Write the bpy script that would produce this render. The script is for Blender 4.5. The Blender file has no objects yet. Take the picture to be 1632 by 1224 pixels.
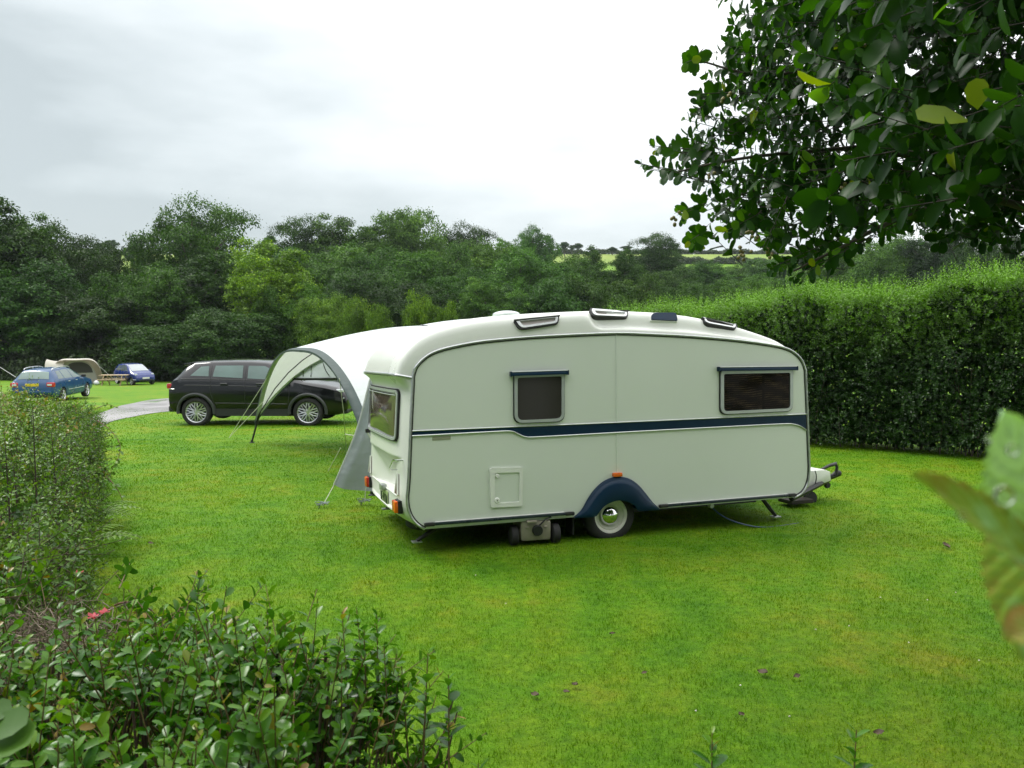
import bpy, bmesh, math, random
import numpy as np
from mathutils import Vector, Matrix
from mathutils.bvhtree import BVHTree
random.seed(7)
RNG = np.random.default_rng(11)
SC = bpy.context.scene
COL = SC.collection
rad = math.radians

# ---------------------------------------------------------------- camera
F, CX, CY, HOR, CAMH = 1320.0, 816.0, 612.0, 510.0, 2.35     # focal length in photo pixels, horizon row, eye height
PITCH = math.atan((CY - HOR) / F)
cam_d = bpy.data.cameras.new("camera")
cam = bpy.data.objects.new("camera", cam_d)
COL.objects.link(cam)
cam.location = (0, 0, CAMH)
cam.rotation_euler = (math.pi / 2 - PITCH, 0, 0)
cam_d.sensor_width = 36
cam_d.lens = 36 * F / 1632
cam_d.clip_start = 0.05
cam_d.clip_end = 3000
cam_d.dof.use_dof = True
cam_d.dof.focus_distance = 9.0
cam_d.dof.aperture_fstop = 8.5
SC.camera = cam

# ---------------------------------------------------------------- light and sky
SUN_EL, SUN_AZ = 50, -60           # azimuth from +Y (view direction) towards +X
w = bpy.data.worlds.new("World")
SC.world = w
w.use_nodes = True
nt = w.node_tree
nt.nodes.clear()
def N(t, **k):
    n = nt.nodes.new(t)
    for a, b in k.items():
        setattr(n, a, b)
    return n
def mth(op, a, b=None, clamp=False):
    n = N('ShaderNodeMath', operation=op, use_clamp=clamp)
    for i, v in enumerate((a, b)):
        if v is None: continue
        if isinstance(v, (int, float)): n.inputs[i].default_value = v
        else: nt.links.new(v, n.inputs[i])
    return n.outputs[0]
out = N('ShaderNodeOutputWorld')
bg = N('ShaderNodeBackground')
bg.inputs['Strength'].default_value = 0.1
sky = N('ShaderNodeTexSky', sky_type='NISHITA')
sky.sun_disc = False
sky.sun_elevation = rad(SUN_EL)
sky.sun_rotation = rad(SUN_AZ)
tc = N('ShaderNodeTexCoord')
sp = N('ShaderNodeSeparateXYZ')
nt.links.new(tc.outputs['Generated'], sp.inputs[0])
mp = N('ShaderNodeMapping')
mp.inputs['Scale'].default_value = (1, 1, 3.2)
mp.inputs['Location'].default_value = (0.35, 0.1, 0.22)
nt.links.new(tc.outputs['Generated'], mp.inputs[0])
nz = N('ShaderNodeTexNoise')
nz.inputs['Scale'].default_value = 2.1
nz.inputs['Detail'].default_value = 6
nz.inputs['Roughness'].default_value = 0.5
nt.links.new(mp.outputs[0], nz.inputs[0])
X, Z = sp.outputs[0], sp.outputs[2]
f = mth('MULTIPLY', nz.outputs[0], 1.7)
f = mth('ADD', f, mth('MULTIPLY', X, 1.1))
f = mth('ADD', f, mth('MULTIPLY', Z, 2.0))
f = mth('SUBTRACT', f, 0.80)
f = mth('MAXIMUM', mth('MINIMUM', f, 1.0), 0.0)
f = mth('SMOOTH_MIN', f, 1.0)
zen = mth('MULTIPLY', mth('MAXIMUM', mth('SUBTRACT', Z, 0.3), 0.0), 18.0)
lum = mth('ADD', mth('ADD', mth('MULTIPLY', f, 6.8), 5.3), zen)
cc = N('ShaderNodeMix', data_type='RGBA')
nt.links.new(f, cc.inputs[0])
cc.inputs[6].default_value = (0.89, 1.0, 1.03, 1)
cc.inputs[7].default_value = (1.0, 1.0, 1.0, 1)
vm = N('ShaderNodeVectorMath', operation='SCALE')
nt.links.new(cc.outputs[2], vm.inputs[0])
nt.links.new(lum, vm.inputs['Scale'])
mx = N('ShaderNodeMix', data_type='RGBA')
mx.inputs[0].default_value = 0.93
nt.links.new(sky.outputs[0], mx.inputs[6])
nt.links.new(vm.outputs[0], mx.inputs[7])
nt.links.new(mx.outputs[2], bg.inputs[0])
nt.links.new(bg.outputs[0], out.inputs[0])

sl = bpy.data.lights.new("sun", 'SUN')
sl.energy = 2.0
sl.angle = rad(20)
sl.color = (1.0, 0.97, 0.92)
so = bpy.data.objects.new("sun", sl)
COL.objects.link(so)
sdir = Vector((math.sin(rad(SUN_AZ)) * math.cos(rad(SUN_EL)), math.cos(rad(SUN_AZ)) * math.cos(rad(SUN_EL)), math.sin(rad(SUN_EL))))
so.rotation_euler = sdir.to_track_quat('Z', 'Y').to_euler()
so.location = sdir * 60

SC.view_settings.view_transform = 'Standard'
SC.view_settings.look = 'None'
SC.view_settings.exposure = 0.38
SC.view_settings.gamma = 1.0
SC.cycles.max_bounces = 6
SC.cycles.transparent_max_bounces = 8
SC.cycles.volume_bounces = 0

# ---------------------------------------------------------------- helpers
def ray(px, py):
    x, y = (px - CX) / F, (CY - py) / F
    c, s = math.cos(PITCH), math.sin(PITCH)
    return Vector((x, c + y * s, -s + y * c))        # camera looks along +Y, pitched down
EYE = Vector((0, 0, CAMH))
def at_depth(px, py, d):
    r = ray(px, py)
    return EYE + r * (d / r.y)
GK_Y = [-30, 0, 8.5, 11, 15, 21, 36, 58, 75, 95, 125, 160, 250, 350, 460, 900]
GK_Z = [0, 0, 0, -.06, -.19, -.40, -1.14, -2.25, -2.9, -2.6, 0.5, 5, 17, 29.6, 31.5, 20]
def ground(x, y):
    z = np.interp(y, GK_Y, GK_Z)
    z = z + 0.012 * np.sin(x * 1.3 + y * .7) + 0.010 * np.sin(x * .6 - y * 1.1)
    return z
def on_ground(px, py):
    r = ray(px, py)
    d = 10.0
    lo, hi = 0.5, 400.0
    for _ in range(60):
        m = (lo + hi) / 2
        p = EYE + r * (m / r.y)
        if p.z > ground(p.x, p.y): lo = m
        else: hi = m
    p = EYE + r * (lo / r.y)
    return p

def tag(o, label=None, cat=None, group=None, kind=None):
    if label: o['label'] = label
    if cat: o['category'] = cat
    if group: o['group'] = group
    if kind: o['kind'] = kind
    return o
def empty(name, loc=(0, 0, 0), rz=0.0, label=None, cat=None, group=None, mat=None):
    o = bpy.data.objects.new(name, None)
    COL.objects.link(o)
    if mat is not None: o.matrix_world = mat
    else:
        o.location = loc
        o.rotation_euler = (0, 0, rz)
    o.empty_display_size = 0.2
    return tag(o, label, cat, group)
def link(name, me, mats, parent=None):
    o = bpy.data.objects.new(name, me)
    for m in (mats if isinstance(mats, (list, tuple)) else [mats]):
        me.materials.append(m)
    COL.objects.link(o)
    if parent: o.parent = parent
    return o
def np_mesh(name, V, Fc, mat, parent=None, tint=None, smooth=False, extra=None):
    V = np.asarray(V, np.float32); Fc = np.asarray(Fc, np.int32)
    me = bpy.data.meshes.new(name)
    me.vertices.add(len(V)); me.vertices.foreach_set('co', V.ravel())
    m, k = Fc.shape
    me.loops.add(m * k); me.loops.foreach_set('vertex_index', Fc.ravel())
    me.polygons.add(m)
    me.polygons.foreach_set('loop_start', np.arange(0, m * k, k, dtype=np.int32))
    if smooth: me.polygons.foreach_set('use_smooth', np.ones(m, bool))
    for nm, arr in (('tint', tint), ('young_skylit', extra)):
        if arr is not None:
            a = me.attributes.new(nm, 'FLOAT', 'POINT')
            a.data.foreach_set('value', np.asarray(arr, np.float32))
    me.update(calc_edges=True)
    return link(name, me, mat, parent)
def bm_obj(name, bm, mat, parent=None, smooth=None):
    bmesh.ops.recalc_face_normals(bm, faces=bm.faces)
    me = bpy.data.meshes.new(name)
    bm.to_mesh(me); bm.free()
    if smooth is not None:
        me.polygons.foreach_set('use_smooth', np.ones(len(me.polygons), bool))
        if smooth > 0: me.set_sharp_from_angle(angle=rad(smooth))
    return link(name, me, mat, parent)
def add_box(bm, c, s, M=None, bev=0.0):
    r = bmesh.ops.create_cube(bm, size=1.0)
    vs = r['verts']
    for v in vs:
        v.co = Vector((v.co.x * s[0], v.co.y * s[1], v.co.z * s[2])) + Vector(c)
        if M is not None: v.co = M @ v.co
    if bev:
        es = list({e for v in vs for e in v.link_edges})
        bmesh.ops.bevel(bm, geom=es, offset=bev, segments=2, affect='EDGES', profile=.6)
def add_tube(bm, pts, r, seg=8, caps=True):
    pts = [Vector(p) for p in pts]
    rs = r if isinstance(r, (list, tuple)) else [r] * len(pts)
    rings = []
    up = Vector((0.123, 0.21, 0.97))
    for i, p in enumerate(pts):
        t = (pts[min(i + 1, len(pts) - 1)] - pts[max(i - 1, 0)])
        if t.length < 1e-9: t = Vector((0, 0, 1))
        t.normalize()
        a = t.cross(up)
        if a.length < 1e-3: a = t.cross(Vector((1, 0, 0)))
        a.normalize(); b = t.cross(a)
        rings.append([bm.verts.new(p + (a * math.cos(2 * math.pi * k / seg) + b * math.sin(2 * math.pi * k / seg)) * rs[i]) for k in range(seg)])
    for i in range(len(rings) - 1):
        for k in range(seg):
            bm.faces.new((rings[i][k], rings[i][(k + 1) % seg], rings[i + 1][(k + 1) % seg], rings[i + 1][k]))
    if caps:
        bm.faces.new(rings[0][::-1]); bm.faces.new(rings[-1])
def tube(name, pts, r, mat, parent=None, seg=8):
    bm = bmesh.new(); add_tube(bm, pts, r, seg)
    return bm_obj(name, bm, mat, parent, 40)
def add_lathe(bm, prof, c, axis='y', seg=40, caps=True):
    # prof: (radius, along) pairs
    c = Vector(c); rings = []
    for r, h in prof:
        ring = []
        for k in range(seg):
            a = 2 * math.pi * k / seg
            if axis == 'y': p = Vector((r * math.cos(a), h, r * math.sin(a)))
            elif axis == 'z': p = Vector((r * math.cos(a), r * math.sin(a), h))
            else: p = Vector((h, r * math.cos(a), r * math.sin(a)))
            ring.append(bm.verts.new(c + p))
        rings.append(ring)
    for i in range(len(rings) - 1):
        for k in range(seg):
            bm.faces.new((rings[i][k], rings[i][(k + 1) % seg], rings[i + 1][(k + 1) % seg], rings[i + 1][k]))
    if caps and prof[0][0] > 1e-4: bm.faces.new(rings[0][::-1])
    if caps and prof[-1][0] > 1e-4: bm.faces.new(rings[-1])
    bmesh.ops.remove_doubles(bm, verts=[v for r in rings for v in r], dist=1e-6)
def lathe(name, prof, c, mat, parent=None, axis='y', seg=40, sm=35, caps=True):
    bm = bmesh.new(); add_lathe(bm, prof, c, axis, seg, caps)
    return bm_obj(name, bm, mat, parent, sm)
def smooth_path(P, n=6, closed=False):
    P = [np.array(p, float) for p in P]
    m = len(P); outp = []
    rng = range(m if closed else m - 1)
    for i in rng:
        p0 = P[(i - 1) % m] if (closed or i > 0) else P[0]
        p1, p2 = P[i], P[(i + 1) % m]
        p3 = P[(i + 2) % m] if (closed or i + 2 < m) else P[-1]
        for k in range(n):
            t = k / n
            outp.append(0.5 * ((2 * p1) + (p2 - p0) * t + (2 * p0 - 5 * p1 + 4 * p2 - p3) * t * t + (3 * p1 - p0 - 3 * p2 + p3) * t ** 3))
    if not closed: outp.append(P[-1])
    return outp
def rrect(x0, z0, x1, z1, r, n=6):
    out = []
    for cx, cz, a0 in ((x1 - r, z1 - r, 0), (x0 + r, z1 - r, 90), (x0 + r, z0 + r, 180), (x1 - r, z0 + r, 270)):
        for k in range(n + 1):
            a = rad(a0 + 90 * k / n)
            out.append((cx + r * math.cos(a), cz + r * math.sin(a)))
    return out
def rquad(P, r, n=5):
    # quad with rounded corners, P in order
    P = [Vector((p[0], p[1])) for p in P]; out = []
    m = len(P)
    rr = r if isinstance(r, (list, tuple)) else [r] * m
    for i in range(m):
        a, b, c = P[i - 1], P[i], P[(i + 1) % m]
        u = (a - b).normalized(); v = (c - b).normalized()
        s, e = b + u * rr[i], b + v * rr[i]
        for k in range(n + 1):
            t = k / n
            q = s * (1 - t) ** 2 + b * 2 * t * (1 - t) + e * t * t
            out.append((q.x, q.y))
    return out
def add_prism(bm, pts, fn0, fn1, bev=0.0):
    # pts 2D; fn0 maps to back position, fn1 to front position
    A = [bm.verts.new(fn0(p)) for p in pts]; B = [bm.verts.new(fn1(p)) for p in pts]
    n = len(pts)
    fb = bm.faces.new(A[::-1]); ff = bm.faces.new(B)
    for i in range(n):
        bm.faces.new((A[i], A[(i + 1) % n], B[(i + 1) % n], B[i]))
    if bev:
        bmesh.ops.bevel(bm, geom=list(ff.edges), offset=bev, segments=2, affect='EDGES', profile=.6)
def add_ring(bm, outer, inner, fn0, fn1):
    n = len(outer)
    assert len(inner) == n
    O0 = [bm.verts.new(fn0(p)) for p in outer]; O1 = [bm.verts.new(fn1(p)) for p in outer]
    I0 = [bm.verts.new(fn0(p)) for p in inner]; I1 = [bm.verts.new(fn1(p)) for p in inner]
    for i in range(n):
        j = (i + 1) % n
        bm.faces.new((O0[i], O0[j], O1[j], O1[i]))
        bm.faces.new((O1[i], O1[j], I1[j], I1[i]))
        bm.faces.new((I1[i], I1[j], I0[j], I0[i]))
        bm.faces.new((I0[i], I0[j], O0[j], O0[i]))

# ---------------------------------------------------------------- materials
MATS = {}
class G:
    """small node-graph helper"""
    def __init__(s, name):
        s.m = bpy.data.materials.new(name); s.m.use_nodes = True
        s.t = s.m.node_tree; s.t.nodes.clear()
        s.out = s.t.nodes.new('ShaderNodeOutputMaterial')
    def n(s, t, **k):
        x = s.t.nodes.new(t)
        for a, b in k.items(): setattr(x, a, b)
        return x
    def l(s, a, b): s.t.links.new(a, b)
    def noise(s, scale, detail=4, rough=.5, vec=None, sc=None):
        x = s.n('ShaderNodeTexNoise'); x.inputs['Scale'].default_value = scale
        x.inputs['Detail'].default_value = detail; x.inputs['Roughness'].default_value = rough
        if vec is not None:
            if sc is not None:
                mpn = s.n('ShaderNodeMapping'); mpn.inputs['Scale'].default_value = sc
                s.l(vec, mpn.inputs[0]); vec = mpn.outputs[0]
            s.l(vec, x.inputs[0])
        return x.outputs[0]
    def ramp(s, fac, stops):
        x = s.n('ShaderNodeValToRGB')
        e = x.color_ramp.elements
        while len(e) < len(stops): e.new(0.5)
        for i, (p, c) in enumerate(stops):
            e[i].position = p; e[i].color = (*c, 1) if len(c) == 3 else c
        s.l(fac, x.inputs[0]); return x.outputs[0]
    def mix(s, fac, a, b, typ='MIX'):
        x = s.n('ShaderNodeMix', data_type='RGBA', blend_type=typ)
        for i, v in ((0, fac), (6, a), (7, b)):
            if hasattr(v, 'links'): s.l(v, x.inputs[i])
            elif isinstance(v, (int, float)): x.inputs[i].default_value = v
            else: x.inputs[i].default_value = (*v, 1)
        return x.outputs[2]
    def mapr(s, v, a, b, c, d):
        x = s.n('ShaderNodeMapRange'); s.l(v, x.inputs[0])
        for i, q in enumerate((a, b, c, d)): x.inputs[i + 1].default_value = q
        return x.outputs[0]
    def bump(s, h, strength=.2, dist=.01):
        x = s.n('ShaderNodeBump'); x.inputs['Strength'].default_value = strength
        x.inputs['Distance'].default_value = dist; s.l(h, x.inputs['Height']); return x.outputs[0]
    def bsdf(s, col, rough=.5, **k):
        x = s.n('ShaderNodeBsdfPrincipled')
        for nm, v in (('Base Color', col), ('Roughness', rough)):
            if hasattr(v, 'links'): s.l(v, x.inputs[nm])
            elif isinstance(v, (int, float)): x.inputs[nm].default_value = v
            else: x.inputs[nm].default_value = (*v, 1)
        for nm, v in k.items():
            nm = nm.replace('_', ' ')
            if hasattr(v, 'links'): s.l(v, x.inputs[nm])
            else: x.inputs[nm].default_value = v
        return x
    def fin(s, sh):
        s.l(sh.outputs[0] if hasattr(sh, 'outputs') else sh, s.out.inputs[0]); return s.m

def simple(name, col, rough=.5, var=.12, scale=6.0, **k):
    """plain coloured surface with a little procedural wear"""
    if name in MATS: return MATS[name]
    g = G(name)
    tcn = g.n('ShaderNodeTexCoord')
    nz = g.noise(scale, 5, .6, tcn.outputs['Object'])
    c = g.mix(1.0, col, g.ramp(nz, [(.3, (1 - var,) * 3), (.7, (1 + var * .4,) * 3)]), 'MULTIPLY')
    r = g.mapr(nz, .3, .7, max(0, rough - .06), rough + .08)
    MATS[name] = g.fin(g.bsdf(c, r, **k))
    return MATS[name]
def leaf_mat(name, stops, trans=.3, rough=.42, spec=.35, objcol=False, young_skylit=None, tcol=None):
    if name in MATS: return MATS[name]
    g = G(name)
    at = g.n('ShaderNodeAttribute', attribute_name='tint')
    c = g.ramp(at.outputs['Fac'], stops)
    if young_skylit:
        ay = g.n('ShaderNodeAttribute', attribute_name='young_skylit')
        c = g.mix(ay.outputs['Fac'], c, young_skylit)
    if objcol:
        oi = g.n('ShaderNodeObjectInfo')
        c = g.mix(1.0, c, oi.outputs['Color'], 'MULTIPLY')
    b = g.bsdf(c, rough, Specular_IOR_Level=spec)
    t = g.n('ShaderNodeBsdfTranslucent')
    g.l(g.mix(1.0, c, tcol or (1.5, 1.6, .5), 'MULTIPLY'), t.inputs[0])
    m = g.n('ShaderNodeMixShader'); m.inputs[0].default_value = trans
    g.l(b.outputs[0], m.inputs[1]); g.l(t.outputs[0], m.inputs[2])
    MATS[name] = g.fin(m)
    return MATS[name]

# leaves ------------------------------------------------------------------
def unit(v):
    return v / np.maximum(np.linalg.norm(v, axis=-1, keepdims=True), 1e-9)
def leaf_geo(P, A, Nn, L, W, hi=False, fold=.18, curl=.15):
    """P base points, A axis, Nn normal, L length, W half-width ratio -> verts, tris, leaf index"""
    n = len(P)
    A = unit(A); S = unit(np.cross(A, Nn)); U = np.cross(S, A)
    L = np.broadcast_to(L, (n,))[:, None]
    Wd = np.broadcast_to(W, (n,))[:, None] * L
    if not hi:
        f = fold * Wd
        V = np.stack([P, P + A * L * .5 - S * Wd + U * f, P + A * L - U * L * curl, P + A * L * .5 + S * Wd + U * f], 1)
        T = np.array([[0, 1, 2], [0, 2, 3]])
    else:
        cu = np.broadcast_to(curl, (n,))[:, None]
        def pt(t, w, u): return P + A * L * t + S * Wd * w + U * (Wd * u - L * cu * t * t)
        V = np.stack([pt(0, 0, 0), pt(.3, -.78, fold), pt(.3, 0, 0), pt(.3, .78, fold), pt(.68, -.95, fold), pt(.68, 0, 0), pt(.68, .95, fold),
                      pt(.9, -.64, fold * .5), pt(.9, .64, fold * .5), pt(1, 0, 0)], 1)
        T = np.array([[0, 2, 1], [0, 3, 2], [1, 2, 5], [1, 5, 4], [2, 3, 6], [2, 6, 5], [4, 5, 7], [5, 9, 7], [5, 6, 8], [5, 8, 9]])
    k = V.shape[1]
    Fc = (T[None] + (np.arange(n) * k)[:, None, None]).reshape(-1, 3)
    return V.reshape(-1, 3), Fc, np.repeat(np.arange(n), k)
def merge(parts):
    Vs, Fs, Ts, o = [], [], [], 0
    for V, Fc, t in parts:
        Vs.append(V); Fs.append(Fc + o); Ts.append(t); o += len(V)
    return np.concatenate(Vs), np.concatenate(Fs), np.concatenate(Ts)
def rdir(n, rng=RNG):
    return unit(rng.normal(size=(n, 3)))
# ================================================================ the caravan
CREAM = (0.63, 0.675, 0.605)
def paint_mat(name, col, rough=.34, dirt=.04, coat=0.0, grime=0.0):
    if name in MATS: return MATS[name]
    g = G(name)
    tcn = g.n('ShaderNodeTexCoord'); o = tcn.outputs['Object']
    n1 = g.noise(1.1, 5, .6, o); n2 = g.noise(5, 6, .65, o, (6, 6, .5)); n3 = g.noise(240, 2, .5, o)
    c = g.mix(1.0, col, g.ramp(n1, [(.25, (1 - dirt, 1 - dirt * .8, 1 - dirt * 1.1)), (.7, (1, 1, 1))]), 'MULTIPLY')
    c = g.mix(g.mapr(n2, .55, .85, 0, grime), c, (.30, .31, .22))
    b = g.bsdf(c, g.mapr(n1, .3, .7, rough, rough + .12), Coat_Weight=coat, Coat_Roughness=.12)
    hs = g.n('ShaderNodeMath', operation='ADD'); g.l(g.mapr(n3, 0, 1, 0, .15), hs.inputs[0]); g.l(g.noise(2.2, 2, .4, o), hs.inputs[1])
    g.l(g.bump(hs.outputs[0], .06, .012), b.inputs['Normal'])
    MATS[name] = g.fin(b); return MATS[name]
M_CREAM = paint_mat('cream_paint', CREAM)
M_CREAM2 = paint_mat('cream_gelcoat', (0.68, 0.70, 0.64), .26, .04, .1, 0.0)
M_BLUE = simple('navy_paint', (0.0012, 0.020, 0.048), .38, .2, 4, Specular_IOR_Level=.22)
M_SILVER = simple('dull_aluminium', (.50, .52, .52), .34, .2, 20, Metallic=.8)
M_CHROME = simple('chrome', (.75, .76, .77), .06, .04, 5, Metallic=1.0)
M_RUB = simple('black_rubber', (.012, .013, .012), .6, .3)
M_BLACK = simple('black_metal', (.014, .014, .015), .45, .3)
M_PLAST = simple('white_plastic', (.72, .74, .68), .35, .06)
M_FRAME = simple('grey_window_frame', (.42, .45, .44), .35, .1, 12, Metallic=.3)
M_AMBER = simple('amber_lens', (.75, .13, .008), .2, .1, 30, Coat_Weight=.5)
M_RED = simple('red_lens', (.50, .02, .012), .2, .1, 30, Coat_Weight=.5)
M_TYRE = simple('tyre_rubber', (.018, .018, .017), .8, .35, 14)
M_DARKGL = simple('tinted_acrylic', (.030, .027, .022), .10, .25, 3, Specular_IOR_Level=.55)
M_BROWNGL = simple('brown_tinted_acrylic', (.075, .055, .042), .09, .35, 4, Specular_IOR_Level=.6)
M_SKYL = simple('rooflight_acrylic', (.33, .30, .27), .2, .15, 10)

ORG = Vector((1.06, 8.8, 0.0))
CM = Matrix.Translation(ORG) @ Matrix.Rotation(rad(18.9), 4, 'Z') @ Matrix.Rotation(rad(-2.6), 4, 'X')
CI = CM.inverted()
W = 2.12
EL = CI @ EYE
def L(px, py, y=0.0):
    d = (CI.to_3x3() @ ray(px, py))
    t = (y - EL.y) / d.y
    p = EL + d * t
    return (p.x, p.z)
van = empty('caravan', label='cream touring caravan with navy stripe and raised lantern roof parked on the lawn', cat='caravan', mat=CM)
def sp(y):            # side-plane mapper for 2D (x,z)
    return lambda p: Vector((p[0], y, p[1]))

# side outline ------------------------------------------------------------
PX_TOP = [(657.5, 601), (658.5, 596), (661, 588), (664.6, 582), (673, 573), (686.7, 563.3), (707, 555.8), (741.6, 548.2), (776, 543), (844.5, 537), (913, 533.3), (982, 530.8), (1037, 532.4), (1106, 536), (1174.5, 542), (1226, 549), (1253.5, 555.3), (1269, 564.4), (1279, 576.4), (1283.7, 590)]
PX_REAR = [(657.5, 601), (656.5, 625), (654, 676), (650.6, 761.7), (648.2, 796), (652.4, 818.3), (662.7, 833.8), (676.4, 843.5)]
PX_FRONT = [(1283.7, 590), (1286, 641.6), (1288.5, 710), (1289.8, 750), (1286, 772), (1277.5, 785.7), (1266, 792.6)]
PX_ARCH = [(1048, 811), (1036, 798), (1022, 781), (1005, 770), (987, 766), (968, 770), (955, 781), (944, 797), (931, 813), (919, 824)]
rear2 = smooth_path([L(*p) for p in PX_REAR], 5)
top2 = smooth_path([L(*p) for p in PX_TOP], 8)
front2 = smooth_path([L(*p) for p in PX_FRONT], 5)
arch2 = smooth_path([L(*p) for p in PX_ARCH], 4)
outline = list(rear2[::-1]) + list(top2[1:]) + list(front2[1:])
outline = [tuple(p) for p in outline]
poly = outline + [tuple(p) for p in arch2]
ZF = 0.5 * (poly[0][1] + front2[-1][1]) + .02

bm = bmesh.new()
for y0, y1 in ((.035, 0.0), (W - .035, W)):
    add_prism(bm, poly, sp(y0), sp(y1), 0)
side_o = bm_obj('side_walls', bm, M_CREAM, van)
tag(side_o)

# rear and front end sheets ---------------------------------------------
rz = np.array([p[1] for p in rear2][::-1]); rx = np.array([p[0] for p in rear2][::-1])
o_ = np.argsort(rz); rz, rx = rz[o_], rx[o_]
BOW = 0.11
LIPH = .18
LIPY = [0, .004, .010, .022, .04, .065, .10, .14, .18, .21, .24, .28, .34, .45, .75, W / 2]
LIPW = [0, .14, .32, .56, .74, .85, .90, .905, .875, .865, .90, .97, 1.0, 1.01, 1.02, 1.03]
ZL = rear2[0][1]
def rear_x(y, z):
    u = 2 * y / W - 1
    off = BOW * (1 - abs(u) ** 5) * min(1, max(0, (z - rz[0]) / .12)) ** .5
    if z > ZL - .17:
        k = ((z - (ZL - .17)) / .17) ** 2.2
        off = off * (1 - k) + k * LIPH * float(np.interp(min(y, W - y), LIPY, LIPW)) * 1.0
    z1, z0, D = .975, .59, .20
    v = max(0, 1 - (abs(u) / .92))
    if z < z1:
        a = min(((z1 - z) / (z1 - z0)) ** .7, v)
        a = a - .10 * math.exp(-((a - 0) / .12) ** 2) * a
        fade = min(1, max(0, (z - .40) / .06))
        off -= D * a * fade
    return float(np.interp(z, rz, rx)) - off
def sheet(bm, fn, ny, zs):
    g = [[bm.verts.new(fn(W * (0.5 - 0.5 * math.cos(math.pi * j / ny)) if True else 0, z)) for j in range(ny + 1)] for z in zs]
    for i in range(len(zs) - 1):
        for j in range(ny):
            bm.faces.new((g[i][j], g[i][j + 1], g[i + 1][j + 1], g[i + 1][j]))
bm = bmesh.new()
zs = list(np.concatenate([rz[:1], np.linspace(rz[0] + .004, .42, 14), np.linspace(.43, ZL + .012, 76)]))
sheet(bm, lambda y, z: Vector((rear_x(y, z), y, z)), 60, zs)
bm_obj('rear_wall', bm, M_CREAM2, van, 60)
fz = np.array([p[1] for p in front2]); fx = np.array([p[0] for p in front2])
o_ = np.argsort(fz); fz, fx = fz[o_], fx[o_]
def front_x(y, z):
    u = 2 * y / W - 1
    return float(np.interp(z, fz, fx)) + .10 * (1 - abs(u) ** 5) * min(1, max(0, (z - fz[0]) / .12)) ** .5
bm = bmesh.new()
sheet(bm, lambda y, z: Vector((front_x(y, z), y, z)), 30, list(np.linspace(fz[0], fz[-1], 50)))
bm_obj('front_wall', bm, M_CREAM2, van, 60)
bm = bmesh.new()
zb = rear2[-1][1] + .012
x0f, x1f = rear2[-1][0], front2[-1][0]
add_box(bm, ((x0f + x1f) / 2 - .9 - .55, W / 2, zb + .02), ((x1f - x0f) / 2 - .55 - .0, W - .08, .04))
add_box(bm, (x1f - (x1f - .55) / 2, W / 2, zb + .02), (x1f - .42, W - .08, .04))
for yy in (.42, W - .42): add_box(bm, ((x0f + x1f) / 2, yy, zb - .05), (x1f - x0f - .5, .06, .10))
add_box(bm, (-.02, W / 2, zb - .06), (.08, W - .5, .08))
add_box(bm, (0, W / 2, zb + .10), (1.1, W - .8, .2))
bm_obj('chassis', bm, M_BLACK, van)

# roof shell --------------------------------------------------------------
tp = np.array([tuple(p) for p in top2])
pxs = np.array([p[0] for p in smooth_path([np.array(q, float) for q in PX_TOP], 8)])
seg = np.concatenate([[0], np.cumsum(np.linalg.norm(np.diff(tp, axis=0), axis=1))])
ns = 220
ss = np.linspace(0, seg[-1], ns)
gx, gz, gp = np.interp(ss, seg, tp[:, 0]), np.interp(ss, seg, tp[:, 1]), np.interp(ss, seg, pxs)
tx, tz = np.gradient(gx), np.gradient(gz)
ln = np.hypot(tx, tz); nx, nzv = -tz / ln, tx / ln
for _ in range(14):
    nx[1:-1] = (nx[:-2] + nx[1:-1] * 2 + nx[2:]) / 4; nzv[1:-1] = (nzv[:-2] + nzv[1:-1] * 2 + nzv[2:]) / 4
hk_p = [657, 660, 664, 673, 687, 707, 742, 800, 900, 982, 1060, 1110, 1150, 1190, 1226, 1245, 1258, 1270, 1284]
hk_h = [.18, .183, .188, .198, .212, .228, .24, .25, .255, .26, .262, .245, .215, .17, .12, .09, .06, .035, .02]
hh = np.interp(gp, hk_p, hk_h)
for _ in range(6): hh[1:-1] = (hh[:-2] + hh[1:-1] * 2 + hh[2:]) / 4
SL = list(zip(LIPY, LIPW))
SR = [(0, 0), (.004, .12), (.012, .19), (.03, .215), (.055, .225), (.075, .235), (.086, .32), (.094, .46), (.103, .60), (.116, .74), (.14, .86), (.19, .945), (.30, .985), (.45, 1.0), (.62, 1.01), (.85, 1.02), (W / 2, 1.03)]
def section(pts, n):
    p = np.array(pts); d = np.concatenate([[0], np.cumsum(np.hypot(np.diff(p[:, 0]), np.diff(p[:, 1]) * .26))])
    t = np.concatenate([np.linspace(0, .42, n * 2 // 3), np.linspace(.42, 1, n - n * 2 // 3 + 1)[1:]]) * d[-1]
    return np.interp(t, d, p[:, 0]), np.interp(t, d, p[:, 1])
NS = 54
ly, lw = section(SL, NS); ry_, rw = section(SR, NS)
for a in (lw, rw, ly, ry_):
    for _ in range(2): a[1:-1] = (a[:-2] + 2 * a[1:-1] + a[2:]) / 4
bm = bmesh.new(); rows = []
for i in range(ns):
    row = []
    for j in range(NS):
        ctr = np.interp(lw[j], [0.05, .25, .95], [962, 955, 944])
        b = 1 / (1 + math.exp(-(gp[i] - ctr) / 3.2))
        wq = lw[j] * (1 - b) + rw[j] * b; yq = ly[j] * (1 - b) + ry_[j] * b
        # step height along the rear shoulder fades into the lip
        row.append((gx[i] + nx[i] * hh[i] * wq, yq, gz[i] + nzv[i] * hh[i] * wq))
    row = row + [(x, W - y, z) for x, y, z in row[-2::-1]]
    rows.append([bm.verts.new(p) for p in row])
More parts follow.
